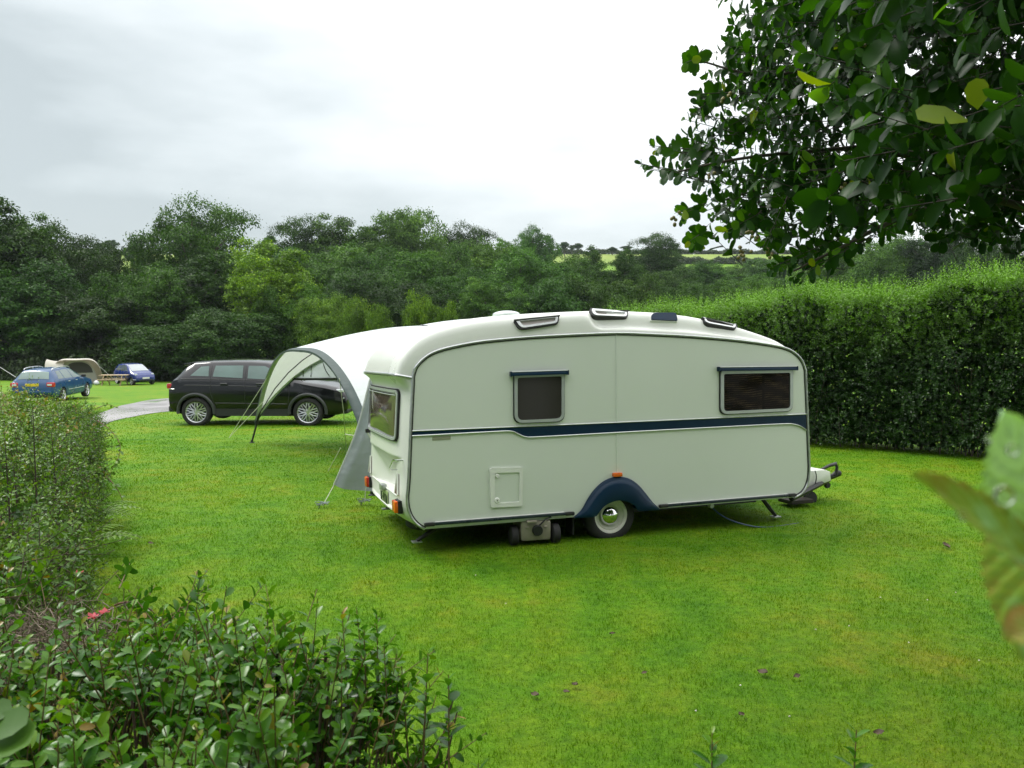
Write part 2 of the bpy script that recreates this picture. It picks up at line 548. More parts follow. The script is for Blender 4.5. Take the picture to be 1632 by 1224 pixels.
for i in range(ns - 1):
    for j in range(len(rows[0]) - 1):
        bm.faces.new((rows[i][j], rows[i][j + 1], rows[i + 1][j + 1], rows[i + 1][j]))
roof_lip = [v.co.copy() for v in rows[0]]; roof_front = [v.co.copy() for v in rows[-1]]
bm.normal_update()
ROOF = BVHTree.FromBMesh(bm)
roof = bm_obj('roof', bm, M_CREAM2, van, 75)
def roof_pt(px, py):
    d = (CI.to_3x3() @ ray(px, py)).normalized()
    for k in range(30):
        loc, nrm, idx, dist = ROOF.ray_cast(EL, d)
        if loc is not None: return loc, nrm
        py += 1.0; d = (CI.to_3x3() @ ray(px, py)).normalized()
    raise RuntimeError('roof miss')
# lip moulding at the rear, gutter and edge trim
bm = bmesh.new(); add_tube(bm, [p + Vector((-.002, 0, -.008)) for p in roof_lip[::2]], .015, 8); bm_obj('roof_lip_strip', bm, M_SILVER, roof, 40)
trim_path = [Vector((p[0], -.004, p[1])) for p in outline]
bm = bmesh.new(); add_tube(bm, trim_path, .0125, 8)
add_tube(bm, [Vector((p.x, W + .004, p.z)) for p in trim_path], .0125, 8)
bm_obj('edge_trim', bm, M_SILVER, van, 40)
cen = Vector((1.2, 0, 1.2))
ins = []
for i, p in enumerate(outline):
    a, b = Vector((*outline[max(i - 1, 0)], 0)), Vector((*outline[min(i + 1, len(outline) - 1)], 0))
    t = (b - a).normalized(); nrm2 = Vector((t.y, -t.x, 0))
    ins.append(Vector((p[0] + nrm2.x * .021, -.003, p[1] + nrm2.y * .021)))
bm = bmesh.new(); add_tube(bm, ins, .0055, 6); bm_obj('edge_gasket', bm, M_RUB, van, 40)

# stripe and mouldings ----------------------------------------------------
up_line = [(656.5, 686.9), (740, 683.4), (820, 680.2), (900, 676.8), (1000, 672.5), (1140, 666.2), (1284.5, 659.8)]
lo_line = [(656.5, 694.9), (720, 691.6), (780, 688.4), (806, 687.2), (817, 688), (826, 692), (837.7, 696.3), (860, 696.3), (1000, 688.6), (1120, 682.2), (1243, 675.9), (1263, 676.2), (1275, 679.5), (1284.5, 685.5)]
upl = smooth_path([L(*p) for p in up_line], 6); lol = smooth_path([L(*p) for p in lo_line], 6)
bm = bmesh.new(); add_prism(bm, [tuple(p) for p in upl] + [tuple(p) for p in lol[::-1]], sp(.001), sp(-.006))
bm_obj('side_stripe', bm, M_BLUE, van)
for nm, ln_, r in (('stripe_moulding', upl, .0065), ('stripe_moulding', lol, .0085)):
    tube(nm, [(p[0], -.008, p[1]) for p in ln_], r, M_SILVER, van, 6)
tube('panel_seam', [(*(lambda q: (q[0], -.002, q[1]))(L(982, 533)),), (lambda q: (q[0], -.002, q[1]))(L(982.6, 672))], .006, M_CREAM, van, 6)
tube('panel_seam', [(lambda q: (q[0], -.002, q[1]))(L(982.6, 691)), (lambda q: (q[0], -.002, q[1]))(L(983, 753))], .006, M_CREAM, van, 6)

# side windows --------------------------------------------------------------
def side_window(P, I, r, ri, blind=None):
    out2 = [L(*p) for p in rquad(P, r)]; in2 = [L(*p) for p in rquad(I, ri)]
    bm = bmesh.new(); add_prism(bm, out2, sp(.0), sp(-.010)); wnd = bm_obj('side_window', bm, M_RUB, van)
    o3 = [L(*p) for p in rquad([(a[0] + (b[0] - a[0]) * .22, a[1] + (b[1] - a[1]) * .22) for a, b in zip(P, I)], r)]
    bm = bmesh.new(); add_ring(bm, o3, in2, sp(-.005), sp(-.026)); bm_obj('frame', bm, M_FRAME, wnd)
    xs = [p[0] for p in in2]; zz = [p[1] for p in in2]
    if blind:
        bm = bmesh.new()
        n = 17; x0, x1, z0, z1 = min(xs) + .01, max(xs) - .01, min(zz) + .012, max(zz) - .01
        for k in range(n):
            z = z0 + (z1 - z0) * (k + .5) / n
            m = 26
            for q in range(m):
                a, b = x0 + (x1 - x0) * q / m, x0 + (x1 - x0) * (q + 1) / m
                if abs((a + b) / 2 - (x0 + .42 * (x1 - x0))) < .012 or abs((a + b) / 2 - (x0 + .60 * (x1 - x0))) < .010: continue
                def dz(x): return .007 * math.sin(x * 9 + k * .25) + .003 * math.sin(x * 23 + k)
                h = .0040 * max(.12, .45 + .55 * math.sin(a * 11 + k * .9) + .25 * math.sin(a * 31 - k * 1.7))
                vs = [bm.verts.new((x, yy, z + dz(x) + s)) for x, yy, s in ((a, -.0135, -h), (b, -.0135, -h), (b, -.0115, h), (a, -.0115, h))]
                bm.faces.new(vs)
        bm_obj('blind', bm, simple('bamboo_blind', (.46, .40, .29), .6, .6, 25), wnd)
        pm = MATS.get('clear_tint')
        if pm is None:
            g = G('clear_tint'); tr = g.n('ShaderNodeBsdfTransparent'); tr.inputs[0].default_value = (.62, .58, .50, 1)
            gl = g.n('ShaderNodeBsdfGlossy'); gl.inputs['Roughness'].default_value = .05; gl.inputs[0].default_value = (1, 1, 1, 1)
            fr = g.n('ShaderNodeFresnel'); fr.inputs[0].default_value = 1.13
            mm = g.n('ShaderNodeMixShader'); g.l(fr.outputs[0], mm.inputs[0]); g.l(tr.outputs[0], mm.inputs[1]); g.l(gl.outputs[0], mm.inputs[2])
            pm = MATS['clear_tint'] = g.fin(mm)
    else:
        pm = simple('grey_tinted_acrylic', (.034, .032, .025), .10, .2, 3, Specular_IOR_Level=.14)
    bm = bmesh.new(); add_prism(bm, in2, sp(-.014 if blind else -.006), sp(-.0165))
    bm_obj('pane', bm, pm, wnd)
    return wnd
side_window([(817.6, 595.5), (899.5, 593), (899.5, 672.5), (817.8, 675.5)], [(823.7, 602), (893.8, 599.5), (893.8, 666.5), (824, 669.6)], [3, 3, 14, 14], [3, 3, 9, 9])
side_window([(1146.0, 590), (1263.2, 588), (1263.2, 655.8), (1145.8, 661.6)], [(1152, 596), (1257.5, 594), (1257.5, 650.5), (1152, 655.3)], [3, 3, 12, 12], [3, 3, 6, 6], blind=True)
def drip(px0, px1, pyt0, pyt1, hgt):
    # hooded rail above a window with turned-down ends
    (xa, za), (xb, zb_) = L(px0, pyt0), L(px1, pyt1)
    bm = bmesh.new()
    prof = [(0, 0), (-.030, -.002), (-.050, -.012), (-.056, -.03), (-.056, -hgt), (-.050, -hgt), (-.05, -.032), (-.044, -.018), (-.028, -.010), (0, -.010)]
    for t0, t1 in ((0, 1),):
        A = [bm.verts.new((xa, y, za + z)) for y, z in prof]; B = [bm.verts.new((xb, y, zb_ + z)) for y, z in prof]
        n = len(prof)
        bm.faces.new(A[::-1]); bm.faces.new(B)
        for i in range(n): bm.faces.new((A[i], A[(i + 1) % n], B[(i + 1) % n], B[i]))
    for x, z, s in ((xa, za, -1), (xb, zb_, 1)):
        add_box(bm, (x + s * .006, -.03, z - .026), (.012, .060, .05), bev=.004)
    rl = bm_obj('window_hood', bm, M_BLUE, van)
    tube('hood_bead', [(xa, -.050, za - .003), (xb, -.050, zb_ - .003)], .0045, M_SILVER, rl, 6)
drip(813.5, 902, 592.2, 589.5, .045)
drip(1143.6, 1266, 584.6, 583.2, .048)

# service hatch -----------------------------------------------------------
ho = [L(*p) for p in rquad([(780.2, 745.5), (832.6, 744.3), (832, 806.3), (781.5, 809)], 4)]
hi_ = [L(*p) for p in rquad([(788, 753.6), (827.6, 752.3), (827, 799.6), (788.4, 801.8)], 3)]
bm = bmesh.new(); add_ring(bm, ho, hi_, sp(.001), sp(-.016))
hatch = bm_obj('service_hatch', bm, M_PLAST, van, 30)
bm = bmesh.new(); add_prism(bm, hi_, sp(.0), sp(-.005)); bm_obj('hatch_panel', bm, M_CREAM, hatch)
c1 = L(791.5, 797.5); lathe('lock', [(.0, -.022), (.022, -.022), (.030, -.016), (.032, 0)], (c1[0], 0, c1[1]), M_PLAST, hatch, 'y', 20)
lathe('keyhole', [(.0, -.0245), (.006, -.0245), (.006, -.02)], (c1[0], 0, c1[1] + .001), M_RUB, hatch, 'y', 12)
c2 = L(792, 758.5); lathe('hinge_boss', [(.0, -.019), (.018, -.019), (.022, -.012), (.022, 0)], (c2[0], 0, c2[1]), M_PLAST, hatch, 'y', 16)
# little number plate under the stripe
bm = bmesh.new(); add_prism(bm, [L(*p) for p in [(689, 696), (718, 694.6), (718, 700.4), (689, 702)]], sp(.0), sp(-.004))
bm_obj('maker_badge', bm, simple('dull_olive_badge', (.28, .29, .20), .5), van)

# wheel arch spat -----------------------------------------------------------
so_ = [(914.5, 823.5), (926.7, 811.9), (937, 794), (947.5, 779.6), (960, 768), (974.6, 761), (987, 759.6), (1001.7, 762.5), (1016, 772.3), (1028.7, 786.9), (1039, 800), (1051.5, 811)]
si_ = [(916, 825.5), (930, 823.5), (945.4, 820.8), (951.7, 812.9), (959.5, 804.6), (972.5, 798), (985, 796), (997.5, 799), (1007.5, 805), (1013, 812.2), (1031, 812.4), (1051, 812.6)]
SO = smooth_path([L(*p) for p in so_], 5); SI = smooth_path([L(*p) for p in si_], 5)
bm = bmesh.new()
nO = len(SO)
cols = []
for i in range(nO):
    o, n_ = Vector((SO[i][0], 0, SO[i][1])), Vector((SI[i][0], 0, SI[i][1]))
    d = n_ - o
    e = min(1, i / 7, (nO - 1 - i) / 7); e = e * e * (3 - 2 * e)
    pf = [(0, .02), (0, -.022), (.03, -.030), (.09, -.034), (.15, -.046), (.22, -.064), (.30, -.072), (.6, -.078), (.92, -.080), (1.0, -.074), (1.0, -.05), (.97, .02)]
    cols.append([bm.verts.new(o + d * f_ + Vector((0, (y if y > 0 else y * (.25 + .75 * e)), 0))) for f_, y in pf])
for i in range(nO - 1):
    for j in range(len(cols[0]) - 1):
        bm.faces.new((cols[i][j], cols[i + 1][j], cols[i + 1][j + 1], cols[i][j + 1]))
bm.faces.new(cols[0]); bm.faces.new(cols[-1][::-1])
bm_obj('wheel_arch', bm, M_BLUE, van, 50)
# far side arch
bm = bmesh.new()
add_prism(bm, [tuple(p) for p in SO] + [tuple(p) for p in SI[::-1]], sp(W - .01), sp(W + .06))
bm_obj('wheel_arch', bm, M_BLUE, van)
c3 = L(982.5, 756)
bm = bmesh.new(); add_box(bm, (c3[0], -.022, c3[1]), (.105, .046, .042), bev=.008)
bm_obj('marker_lamp', bm, M_AMBER, van, 40)

# wheels ------------------------------------------------------------------
def tyre_prof(R, r, wd):
    h = wd / 2
    return [(r, -h * .82), (r + .012, -h * .98), (r + (R - r) * .35, -h * 1.04), (r + (R - r) * .65, -h), (R - .014, -h * .84), (R, -h * .62), (R + .001, 0), (R, h * .62), (R - .014, h * .84), (r + (R - r) * .5, h), (r, h * .85)]
def van_wheel(c, s):
    # s=-1 outer face toward -y
    bm = bmesh.new()
    wh = empty('wheel', c); wh.parent = van
    if s > 0: wh.rotation_euler = (0, 0, math.pi)
    lathe('tyre', tyre_prof(.290, .185, .165), (0, 0, 0), M_TYRE, wh, 'y', 48, 50, False)
    lathe('rim', [(.0, -.03), (.07, -.03), (.095, -.02), (.118, -.022), (.135, -.038), (.15, -.05), (.163, -.045), (.170, -.055), (.178, -.072), (.194, -.076), (.197, -.068), (.19, -.05), (.18, .05)], (0, 0, 0), simple('cream_rim', (.62, .62, .54), .4, .12, 18), wh, 'y', 48, 50)
    lathe('hub_cap', [(.0, -.108), (.02, -.107), (.05, -.100), (.078, -.086), (.098, -.066), (.108, -.046), (.113, -.034), (.113, -.02)], (0, 0, 0), M_CHROME, wh, 'y', 48, 60)
hc = L(973.2, 821.5, .02)
van_wheel((hc[0], .085, hc[1] - .0), -1)
van_wheel((hc[0], W - .085, hc[1] + .03), 1)

# skirt rails ---------------------------------------------------------------
def rail(a, b):
    (xa, za), (xb, zb_) = L(*a), L(*b)
    bm = bmesh.new()
    M = Matrix.Rotation(-math.atan2(zb_ - za, xb - xa), 4, 'Y')
    ln_ = math.hypot(xb - xa, zb_ - za)
    T = Matrix.Translation(Vector(((xa + xb) / 2, 0, (za + zb_) / 2)))
    add_box(bm, (0, -.020, 0), (ln_ - .12, .036, .028), T @ M, .006)
    r_ = bm_obj('skirt_rail', bm, simple('navy_rail', (.012, .022, .032), .3, .2), van, 40)
    for s in (-1, 1):
        bm = bmesh.new(); add_box(bm, (s * (ln_ / 2 - .04), -.024, -.001), (.105, .046, .038), T @ M, .014)
        bm_obj('end_cap', bm, M_RUB, r_, 40)
    tube('rail_bead', [T @ M @ Vector((-ln_ / 2 + .1, -.012, .017)), T @ M @ Vector((ln_ / 2 - .1, -.012, .017))], .006, M_PLAST, r_, 6)
rail((677.5, 835.6), (912, 817.4)); rail((1050.5, 806.2), (1265, 788.2))

# roof lights and vents -----------------------------------------------------
def roof_piece(name, P, r, inner, mat, back=-.03, front=.03, imat=None, shade=True):
    opx = rquad(P, r, 4)
    cx, cy = sum(p[0] for p in P) / 4, sum(p[1] for p in P) / 4
    pts = [roof_pt(*p) for p in opx]
    nrm = sum((q[1] for q in pts), Vector()).normalized()
    if nrm.y > 0: nrm = -nrm
    cen_ = sum((q[0] for q in pts), Vector()) / len(pts)
    def flat(v): return v - nrm * (v - cen_).dot(nrm)
    O = [flat(q[0]) for q in pts]
    if inner:
        I = []
        for p in rquad(inner, [max(1, q * .6) for q in r] if isinstance(r, list) else r, 4):
            I.append(flat(roof_pt(*p)[0]))
        idx = list(range(len(O)))
        bm = bmesh.new(); add_ring(bm, idx, idx, lambda i: None, lambda i: None) if False else None
        def ring(off_b, off_f, A, B):
            n = len(A)
            q = [[bm.verts.new(v + nrm * o) for v in K] for K, o in ((A, off_b), (A, off_f), (B, off_f), (B, off_b))]
            for i in range(n):
                j = (i + 1) % n
                for a, b in ((0, 1), (1, 2), (2, 3)):
                    bm.faces.new((q[a][i], q[a][j], q[b][j], q[b][i]))
        mid = [o.lerp(i, .38) for o, i in zip(O, I)]
        ring(back, front * .75, O, mid); wn = bm_obj(name, bm, M_RUB, roof, 40)
        bm = bmesh.new(); ring(back, front, mid, I); bm_obj('frame', bm, simple('bright_trim', (.62, .64, .64), .22, .1, 10, Metallic=.55), wn, 40)
        bm = bmesh.new(); bm.faces.new([bm.verts.new(v + nrm * (front * .35)) for v in I]); bm_obj('pane', bm, imat, wn)
        return wn, O, nrm
    bm = bmesh.new()
    A = [bm.verts.new(v + nrm * back) for v in O]; B = [bm.verts.new(v + nrm * front) for v in O]
    n = len(O); bm.faces.new(B)
    for i in range(n): bm.faces.new((A[i], A[(i + 1) % n], B[(i + 1) % n], B[i]))
    return bm_obj(name, bm, mat, roof, 40), O, nrm
W1 = [(817.6, 512.4), (890.2, 505), (889, 518), (827, 527.6)]
roof_piece('roof_window', W1, [2, 2, 6, 8], [(827, 513.5), (884, 507.6), (883.5, 513.5), (832, 520.8)], None, -.03, .035, M_SKYL)
W2 = [(937.5, 496.8), (1001, 497.2), (999.5, 509.6), (945, 510.6)]
roof_piece('roof_window', W2, [2, 2, 6, 7], [(946, 498.8), (995.5, 499.2), (994.5, 505), (949.5, 505.4)], None, -.03, .04, M_SKYL)
W3 = [(1116, 507.0), (1172.8, 516.6), (1171.2, 527.6), (1123.5, 520.8)]
roof_piece('roof_window', W3, [2, 2, 4, 6], [(1122.5, 510), (1168, 517.6), (1167, 523), (1126.5, 516)], None, -.03, .04, M_SKYL)
for Wq, dark in ((W1, 1), (W2, 1), (W3, 1)):
    a, b = roof_pt(*Wq[0])[0], roof_pt(*Wq[1])[0]
    tube('roof_window_hinge', [a + Vector((0, -.035, .012)), b + Vector((0, -.035, .012))], .008, M_RUB, roof, 6)
V1 = [(1037, 500.5), (1077.5, 502.3), (1078, 513), (1036.5, 511.6)]
vb, _, _ = roof_piece('roof_vent', [(1036, 499.6), (1078.6, 501.4), (1079, 514.2), (1035.5, 512.8)], [8, 8, 1, 1], None, M_PLAST, -.03, .02)
vb2, _, _ = roof_piece('vent_cover', V1, [7, 7, 1, 1], None, M_BLUE, -.02, .032)
vb2.parent = vb
q, _n = roof_pt(806, 501)
bm = bmesh.new()
r_ = bmesh.ops.create_icosphere(bm, subdivisions=3, radius=1)
for v in r_['verts']: v.co = Vector((q.x + .16 + v.co.x * .15, W * .36 + v.co.y * .2, q.z + .035 + v.co.z * .045))
bm_obj('rooftop_vent', bm, simple('clear_dome', (.62, .68, .66), .15, .05, 10, Coat_Weight=.6), roof, 60)
q, _n = roof_pt(1214, 537)
tube('aerial', [q + Vector((0, .5, -.05)), q + Vector((.0, .5, .16))], .004, M_SILVER, roof, 5)

# rear end details ----------------------------------------------------------
def RP(y, z, off=0.0): return Vector((rear_x(y, z) - off, y, z))
def rear_panel(y0, y1, z0, z1, r, inset=None, off=.0, front=.02, ny=24):
    return [(p[0], p[1]) for p in rrect(y0, z0, y1, z1, r)]
ro = rrect(.20, 1.13, 1.92, 1.665, .07); ri = rrect(.238, 1.168, 1.882, 1.627, .05); rm_ = rrect(.212, 1.142, 1.908, 1.653, .064)
def dens(loop, n=5):
    o = []
    for i in range(len(loop)):
        a, b = loop[i], loop[(i + 1) % len(loop)]
        k = 10 if math.hypot(b[0] - a[0], b[1] - a[1]) > .5 else 1
        for q in range(k): o.append((a[0] + (b[0] - a[0]) * q / k, a[1] + (b[1] - a[1]) * q / k))
    return o
ro, ri, rm_ = dens(ro), dens(ri), dens(rm_)
bm = bmesh.new(); add_ring(bm, ro, rm_, lambda p: RP(p[0], p[1], -.005), lambda p: RP(p[0], p[1], .022))
rw_ = bm_obj('rear_window', bm, M_RUB, van, 40)
bm = bmesh.new(); add_ring(bm, rm_, ri, lambda p: RP(p[0], p[1], .0), lambda p: RP(p[0], p[1], .032)); bm_obj('frame', bm, M_FRAME, rw_, 40)
bm = bmesh.new()
gy, gz_ = np.linspace(.25, 1.87, 36), np.linspace(1.18, 1.61, 16)
g_ = [[bm.verts.new(RP(y, z, .014 + .030 * (1 - ((y - 1.06) / .81) ** 2) * (1 - ((z - 1.395) / .215) ** 2))) for y in gy] for z in gz_]
for i in range(15):
    for j in range(35): bm.faces.new((g_[i][j], g_[i][j + 1], g_[i + 1][j + 1], g_[i + 1][j]))
bm_obj('pane', bm, M_BROWNGL, rw_, 80)
tube('window_bar', [RP(y, 1.602, .036) for y in np.linspace(.25, 1.87, 14)], .005, M_FRAME, rw_, 6)
# bumper, plate, lamps
bx = rear_x(W * .5, 1.1) + .0
bm = bmesh.new()
gY = np.linspace(.10, W - .10, 24)
def bump_x(y): return float(np.interp(.52, rz, rx)) - .02 * (1 - abs(2 * y / W - 1) ** 5) - .022
A = [[bm.verts.new((bump_x(y) + dx, y, z)) for y in gY] for dx, z in ((.30, .565), (.0, .565), (-.006, .56), (-.006, .42), (.0, .415), (.12, .415))]
for i in range(5):
    for j in range(23): bm.faces.new((A[i][j], A[i][j + 1], A[i + 1][j + 1], A[i + 1][j]))
bump = bm_obj('bumper', bm, M_PLAST, van, 30)
tube('bumper_lip', [(bump_x(y) - .006, y, .568) for y in gY], .009, M_PLAST, bump, 6)
def lamp(y, s):
    x = bump_x(y) - .03
    b = bmesh.new(); add_box(b, (x + .01, y, .485), (.05, .17, .13), bev=.008); lp = bm_obj('rear_lamp', b, M_RUB, van, 40)
    b = bmesh.new(); add_box(b, (x - .022, y - s * .034, .485), (.05, .095, .115), bev=.012); bm_obj('indicator_lens', b, M_AMBER, lp, 40)
    b = bmesh.new(); add_box(b, (x - .022, y + s * .048, .485), (.048, .062, .115), bev=.012); bm_obj('brake_lens', b, M_RED, lp, 40)
lamp(.165, 1); lamp(W - .165, -1)
# number plate
b = bmesh.new()
for j in range(12):
    y0, y1 = .74 + .44 * j / 12, .74 + .44 * (j + 1) / 12
    add_box(b, (bump_x((y0 + y1) / 2) - .016, (y0 + y1) / 2, .458), (.008, .44 / 12 + .001, .175))
plate = bm_obj('number_plate', b, simple('pale_green_plate', (.36, .45, .22), .3, .1), van)
b = bmesh.new()
rngp = random.Random(4)
SEG = {'H': [(0, 0, 0, 1), (1, 0, 1, 1), (0, .5, 1, .5)], 'T': [(.5, 0, .5, 1), (0, 1, 1, 1)], 'E': [(0, 0, 0, 1), (0, 1, 1, 1), (0, .5, .8, .5), (0, 0, 1, 0)], '1': [(.5, 0, .5, 1)], '4': [(.8, 0, .8, 1), (0, .35, 1, .35), (0, .35, .7, 1)], 'N': [(0, 0, 0, 1), (1, 0, 1, 1), (0, 1, 1, 0)]}
for k, ch in enumerate('HE41TN'):
    yb = 1.145 - k * .068
    for a0, b0, a1, b1 in SEG[ch]:
        pa = Vector((bump_x(yb) - .022, yb - a0 * .044, .405 + b0 * .095)); pb = Vector((bump_x(yb) - .022, yb - a1 * .044, .405 + b1 * .095))
        add_tube(b, [pa, pb], .0038, 5)
bm_obj('plate_characters', b, simple('dark_green_ink', (.03, .06, .02), .5), plate)
b = bmesh.new(); add_box(b, (bump_x(.95) - .03, .95, .575), (.06, .16, .05), bev=.01); add_box(b, (bump_x(.95) - .035, .95, .55), (.05, .12, .03))
bm_obj('plate_lamp', b, M_SILVER, plate, 40)
# triangular reflectors
for y in (.215, W - .215):
    b = bmesh.new(); tri = [(y - .065, .60), (y + .065, .60), (y, .80)] if y < 1 else [(y - .065, .60), (y + .065, .60), (y, .80)]
    add_prism(b, tri, lambda p: RP(p[0], p[1], -.01), lambda p: RP(p[0], p[1], .016)); rf = bm_obj('reflector', b, simple('dark_red_reflector', (.11, .02, .015), .3, .4, 40), van)
    b = bmesh.new(); add_tube(b, [RP(q[0], q[1], .016) for q in (tri[0], tri[2], tri[1])], .011, 6); bm_obj('reflector_surround', b, M_PLAST, rf, 40)
for s in (0,):
    fy = (lambda y: W - y) if s else (lambda y: y)
    tube('grab_handle', [RP(fy(.10), .955, -.005), RP(fy(.105), .955, .055), RP(fy(.20), .95, .07), RP(fy(.40), .85, .075), RP(fy(.46), .81, .05), RP(fy(.46), .81, -.05)], .008, M_CHROME, van, 8)
tube('grab_bracket', [RP(.36, .83, -.1), RP(.36, .83, .07)], .005, M_SILVER, van, 6)
b = bmesh.new(); add_box(b, RP(W - .12, 1.10, .03), (.09, .05, .05), bev=.01); bm_obj('awning_bracket', b, M_BLACK, van, 40)
tube('bracket_strut', [RP(W - .08, 1.10, .07), RP(W - .06, 1.00, .02)], .009, M_PLAST, van, 6)

# steadies, spare wheel, hitch ----------------------------------------------
def steady(top, foot):
    b = bmesh.new(); add_tube(b, [top, Vector(top).lerp(Vector(foot), .5), foot], [.022, .026, .02], 6)
    s_ = bm_obj('corner_steady', b, M_BLACK, van, 40)
    b = bmesh.new(); add_box(b, Vector(foot) + Vector((0, 0, -.008)), (.10, .09, .014), bev=.004); bm_obj('foot_plate', b, M_SILVER, s_)
t0, f0 = L(700, 843, .18), L(664, 862, .18)
steady((t0[0], .18, t0[1] + .03), (f0[0], .18, f0[1]))
steady((t0[0], W - .2, t0[1] + .03), (f0[0], W - .2, f0[1] + .04))
t1, f1 = L(1212, 795, .3), L(1236, 822, .3)
steady((t1[0], .30, t1[1] + .03), (f1[0], .30, f1[1]))
steady((t1[0], W - .3, t1[1] + .03), (f1[0], W - .3, f1[1] + .03))
sw = L(652, 836, .35)
lathe('spare_wheel', tyre_prof(.27, .17, .15) + [(.165, .02), (.05, .0), (0, .0)], (sw[0] + .28, .55, sw[1] - .0), M_TYRE, van, 'z', 40, 50)
yc = W * .5
hx0, hz0 = L(1289, 771, yc); 
P = [(1285, 750.5), (1315, 748.6), (1323.5, 752), (1325, 766.5), (1311, 770.8), (1299, 775.2), (1285, 777)]
b = bmesh.new()
add_prism(b, [L(*p, yc - .17) for p in P], sp(yc + .17), sp(yc - .17), .015)
cov = bm_obj('hitch_cover', b, M_PLAST, van, 50)
c_ = L(1326, 757, yc); tip = L(1335, 753, yc)
b = bmesh.new()
add_tube(b, [(hx0 - .2, yc, c_[1] - .03), (c_[0], yc, c_[1] - .02), (tip[0], yc, tip[1] - .01)], [.035, .038, .05], 8)
r_ = bmesh.ops.create_uvsphere(b, u_segments=12, v_segments=8, radius=.045)
for v in r_['verts']: v.co += Vector((tip[0] + .01, yc, tip[1] - .012))
hit = bm_obj('coupling_head', b, M_BLACK, van, 50)
h1, h2, h3 = L(1308, 749, yc - .05), L(1322, 742, yc - .05), L(1332, 739, yc - .05)
b = bmesh.new(); add_tube(b, [(h1[0], yc - .05, h1[1]), (h2[0], yc - .05, h2[1]), (h3[0], yc - .05, h3[1]), (h3[0] + .02, yc - .05, h3[1] - .05), (c_[0] + .02, yc - .05, c_[1])], [.018, .022, .026, .02, .022], 8)
bm_obj('brake_lever', b, M_BLACK, hit, 50)
b = bmesh.new(); q = L(1318, 773, yc); add_lathe(b, [(0, -.03), (.035, -.03), (.045, 0), (.03, .03), (0, .03)], (q[0], yc, q[1]), 'y', 14); bm_obj('hand_wheel', b, M_RUB, hit, 40)
cb = [L(*p, yc - .2) for p in [(1299, 750.5), (1301, 758), (1300, 768), (1296, 778), (1291, 786), (1288, 790)]]
tube('hitch_cable', smooth_path([(p[0], yc - .2, p[1]) for p in cb], 4), .007, M_RUB, van, 6)
# A-frame and jockey wheel
b = bmesh.new()
for s in (-1, 1): add_tube(b, [(hx0 - .7, yc + s * .55, c_[1] - .16), (c_[0] - .1, yc + s * .05, c_[1] - .05)], .035, 6)
bm_obj('drawbar', b, M_BLACK, van, 40)
jx, jz = L(1293, 797, yc - .1)
tube('jockey_stand', [(jx, yc - .1, c_[1] - .05), (jx, yc - .1, jz)], .022, M_BLACK, van, 8)
lathe('jockey_wheel', [(.0, -.03), (.03, -.03), (.09, -.028), (.095, 0), (.09, .028), (.03, .03), (0, .03)], (jx - .02, yc - .1, jz + .03), M_RUB, van, 'y', 20)
b = bmesh.new(); jp = L(1268, 796, yc - .2); add_box(b, (jp[0], yc - .2, jp[1] - .01), (.34, .28, .05), bev=.01); bm_obj('jack_board', b, simple('dark_timber', (.03, .024, .018), .8, .4), van)
# mains lead from the underside
a_, b_, c_2, d_ = L(1132, 806, .12), L(1150, 822, .12), L(1175, 834, .12), L(1212, 838, .1)
lathe('lead_plug', [(0, -.02), (.026, -.02), (.03, .0), (.03, .03), (0, .03)], (a_[0], .10, a_[1] + .004), simple('pale_plug', (.55, .57, .55), .4), van, 'y', 14)
tube('mains_lead', smooth_path([(a_[0], .12, a_[1]), (b_[0], .10, b_[1]), (c_2[0], .02, c_2[1] + .01), (d_[0], -.02, d_[1] + .005), (d_[0] + .5, .05, d_[1])], 6), .009, simple('blue_cable', (.01, .04, .11), .4), van, 6)
# mud flap by the wheel
b = bmesh.new(); mf = L(909, 832, .12); add_box(b, (mf[0], .14, mf[1] + .0), (.012, .2, .24)); bm_obj('mud_flap', b, M_RUB, van)

# ---------------------------------------------------------------- waste tank under the side
gp_ = on_ground(853, 868)
tk = empty('waste_water_carrier', (gp_.x, gp_.y, ground(gp_.x, gp_.y)), rad(13), 'stone grey wheeled waste water tank with black cap under the caravan side', 'water carrier')
M_TANK = simple('stone_plastic', (.27, .25, .19), .45, .15, 10)
b = bmesh.new(); add_box(b, (0, .16, .155), (.33, .40, .21), bev=.035); add_box(b, (-.05, .0, .262), (.11, .16, .02), bev=.008); 
add_box(b, (-.10, -.046, .20), (.035, .02, .014), bev=.004); add_box(b, (.10, -.046, .20), (.035, .02, .014), bev=.004)
tank = bm_obj('tank', b, M_TANK, tk, 40)
lathe('cap', [(0, -.05), (.05, -.05), (.056, -.04), (.056, -.01), (.04, 0)], (.01, -.03, .165), M_RUB, tk, 'y', 20)
lathe('filler_cap', [(.05, 0), (.05, .018), (0, .02)], (-.09, .04, .262), M_RUB, tk, 'z', 18)
for s in (-1, 1):
    lathe('wheel', [(0, -.045), (.05, -.045), (.085, -.042), (.105, -.03), (.105, .03), (.085, .042), (0, .045)], (s * .225, .04, .105), M_TYRE, tk, 'x', 26)
tube('carry_handle', [(.02, -.04, .20), (.10, -.06, .285), (.17, .0, .285)], .009, M_RUB, tk, 6)
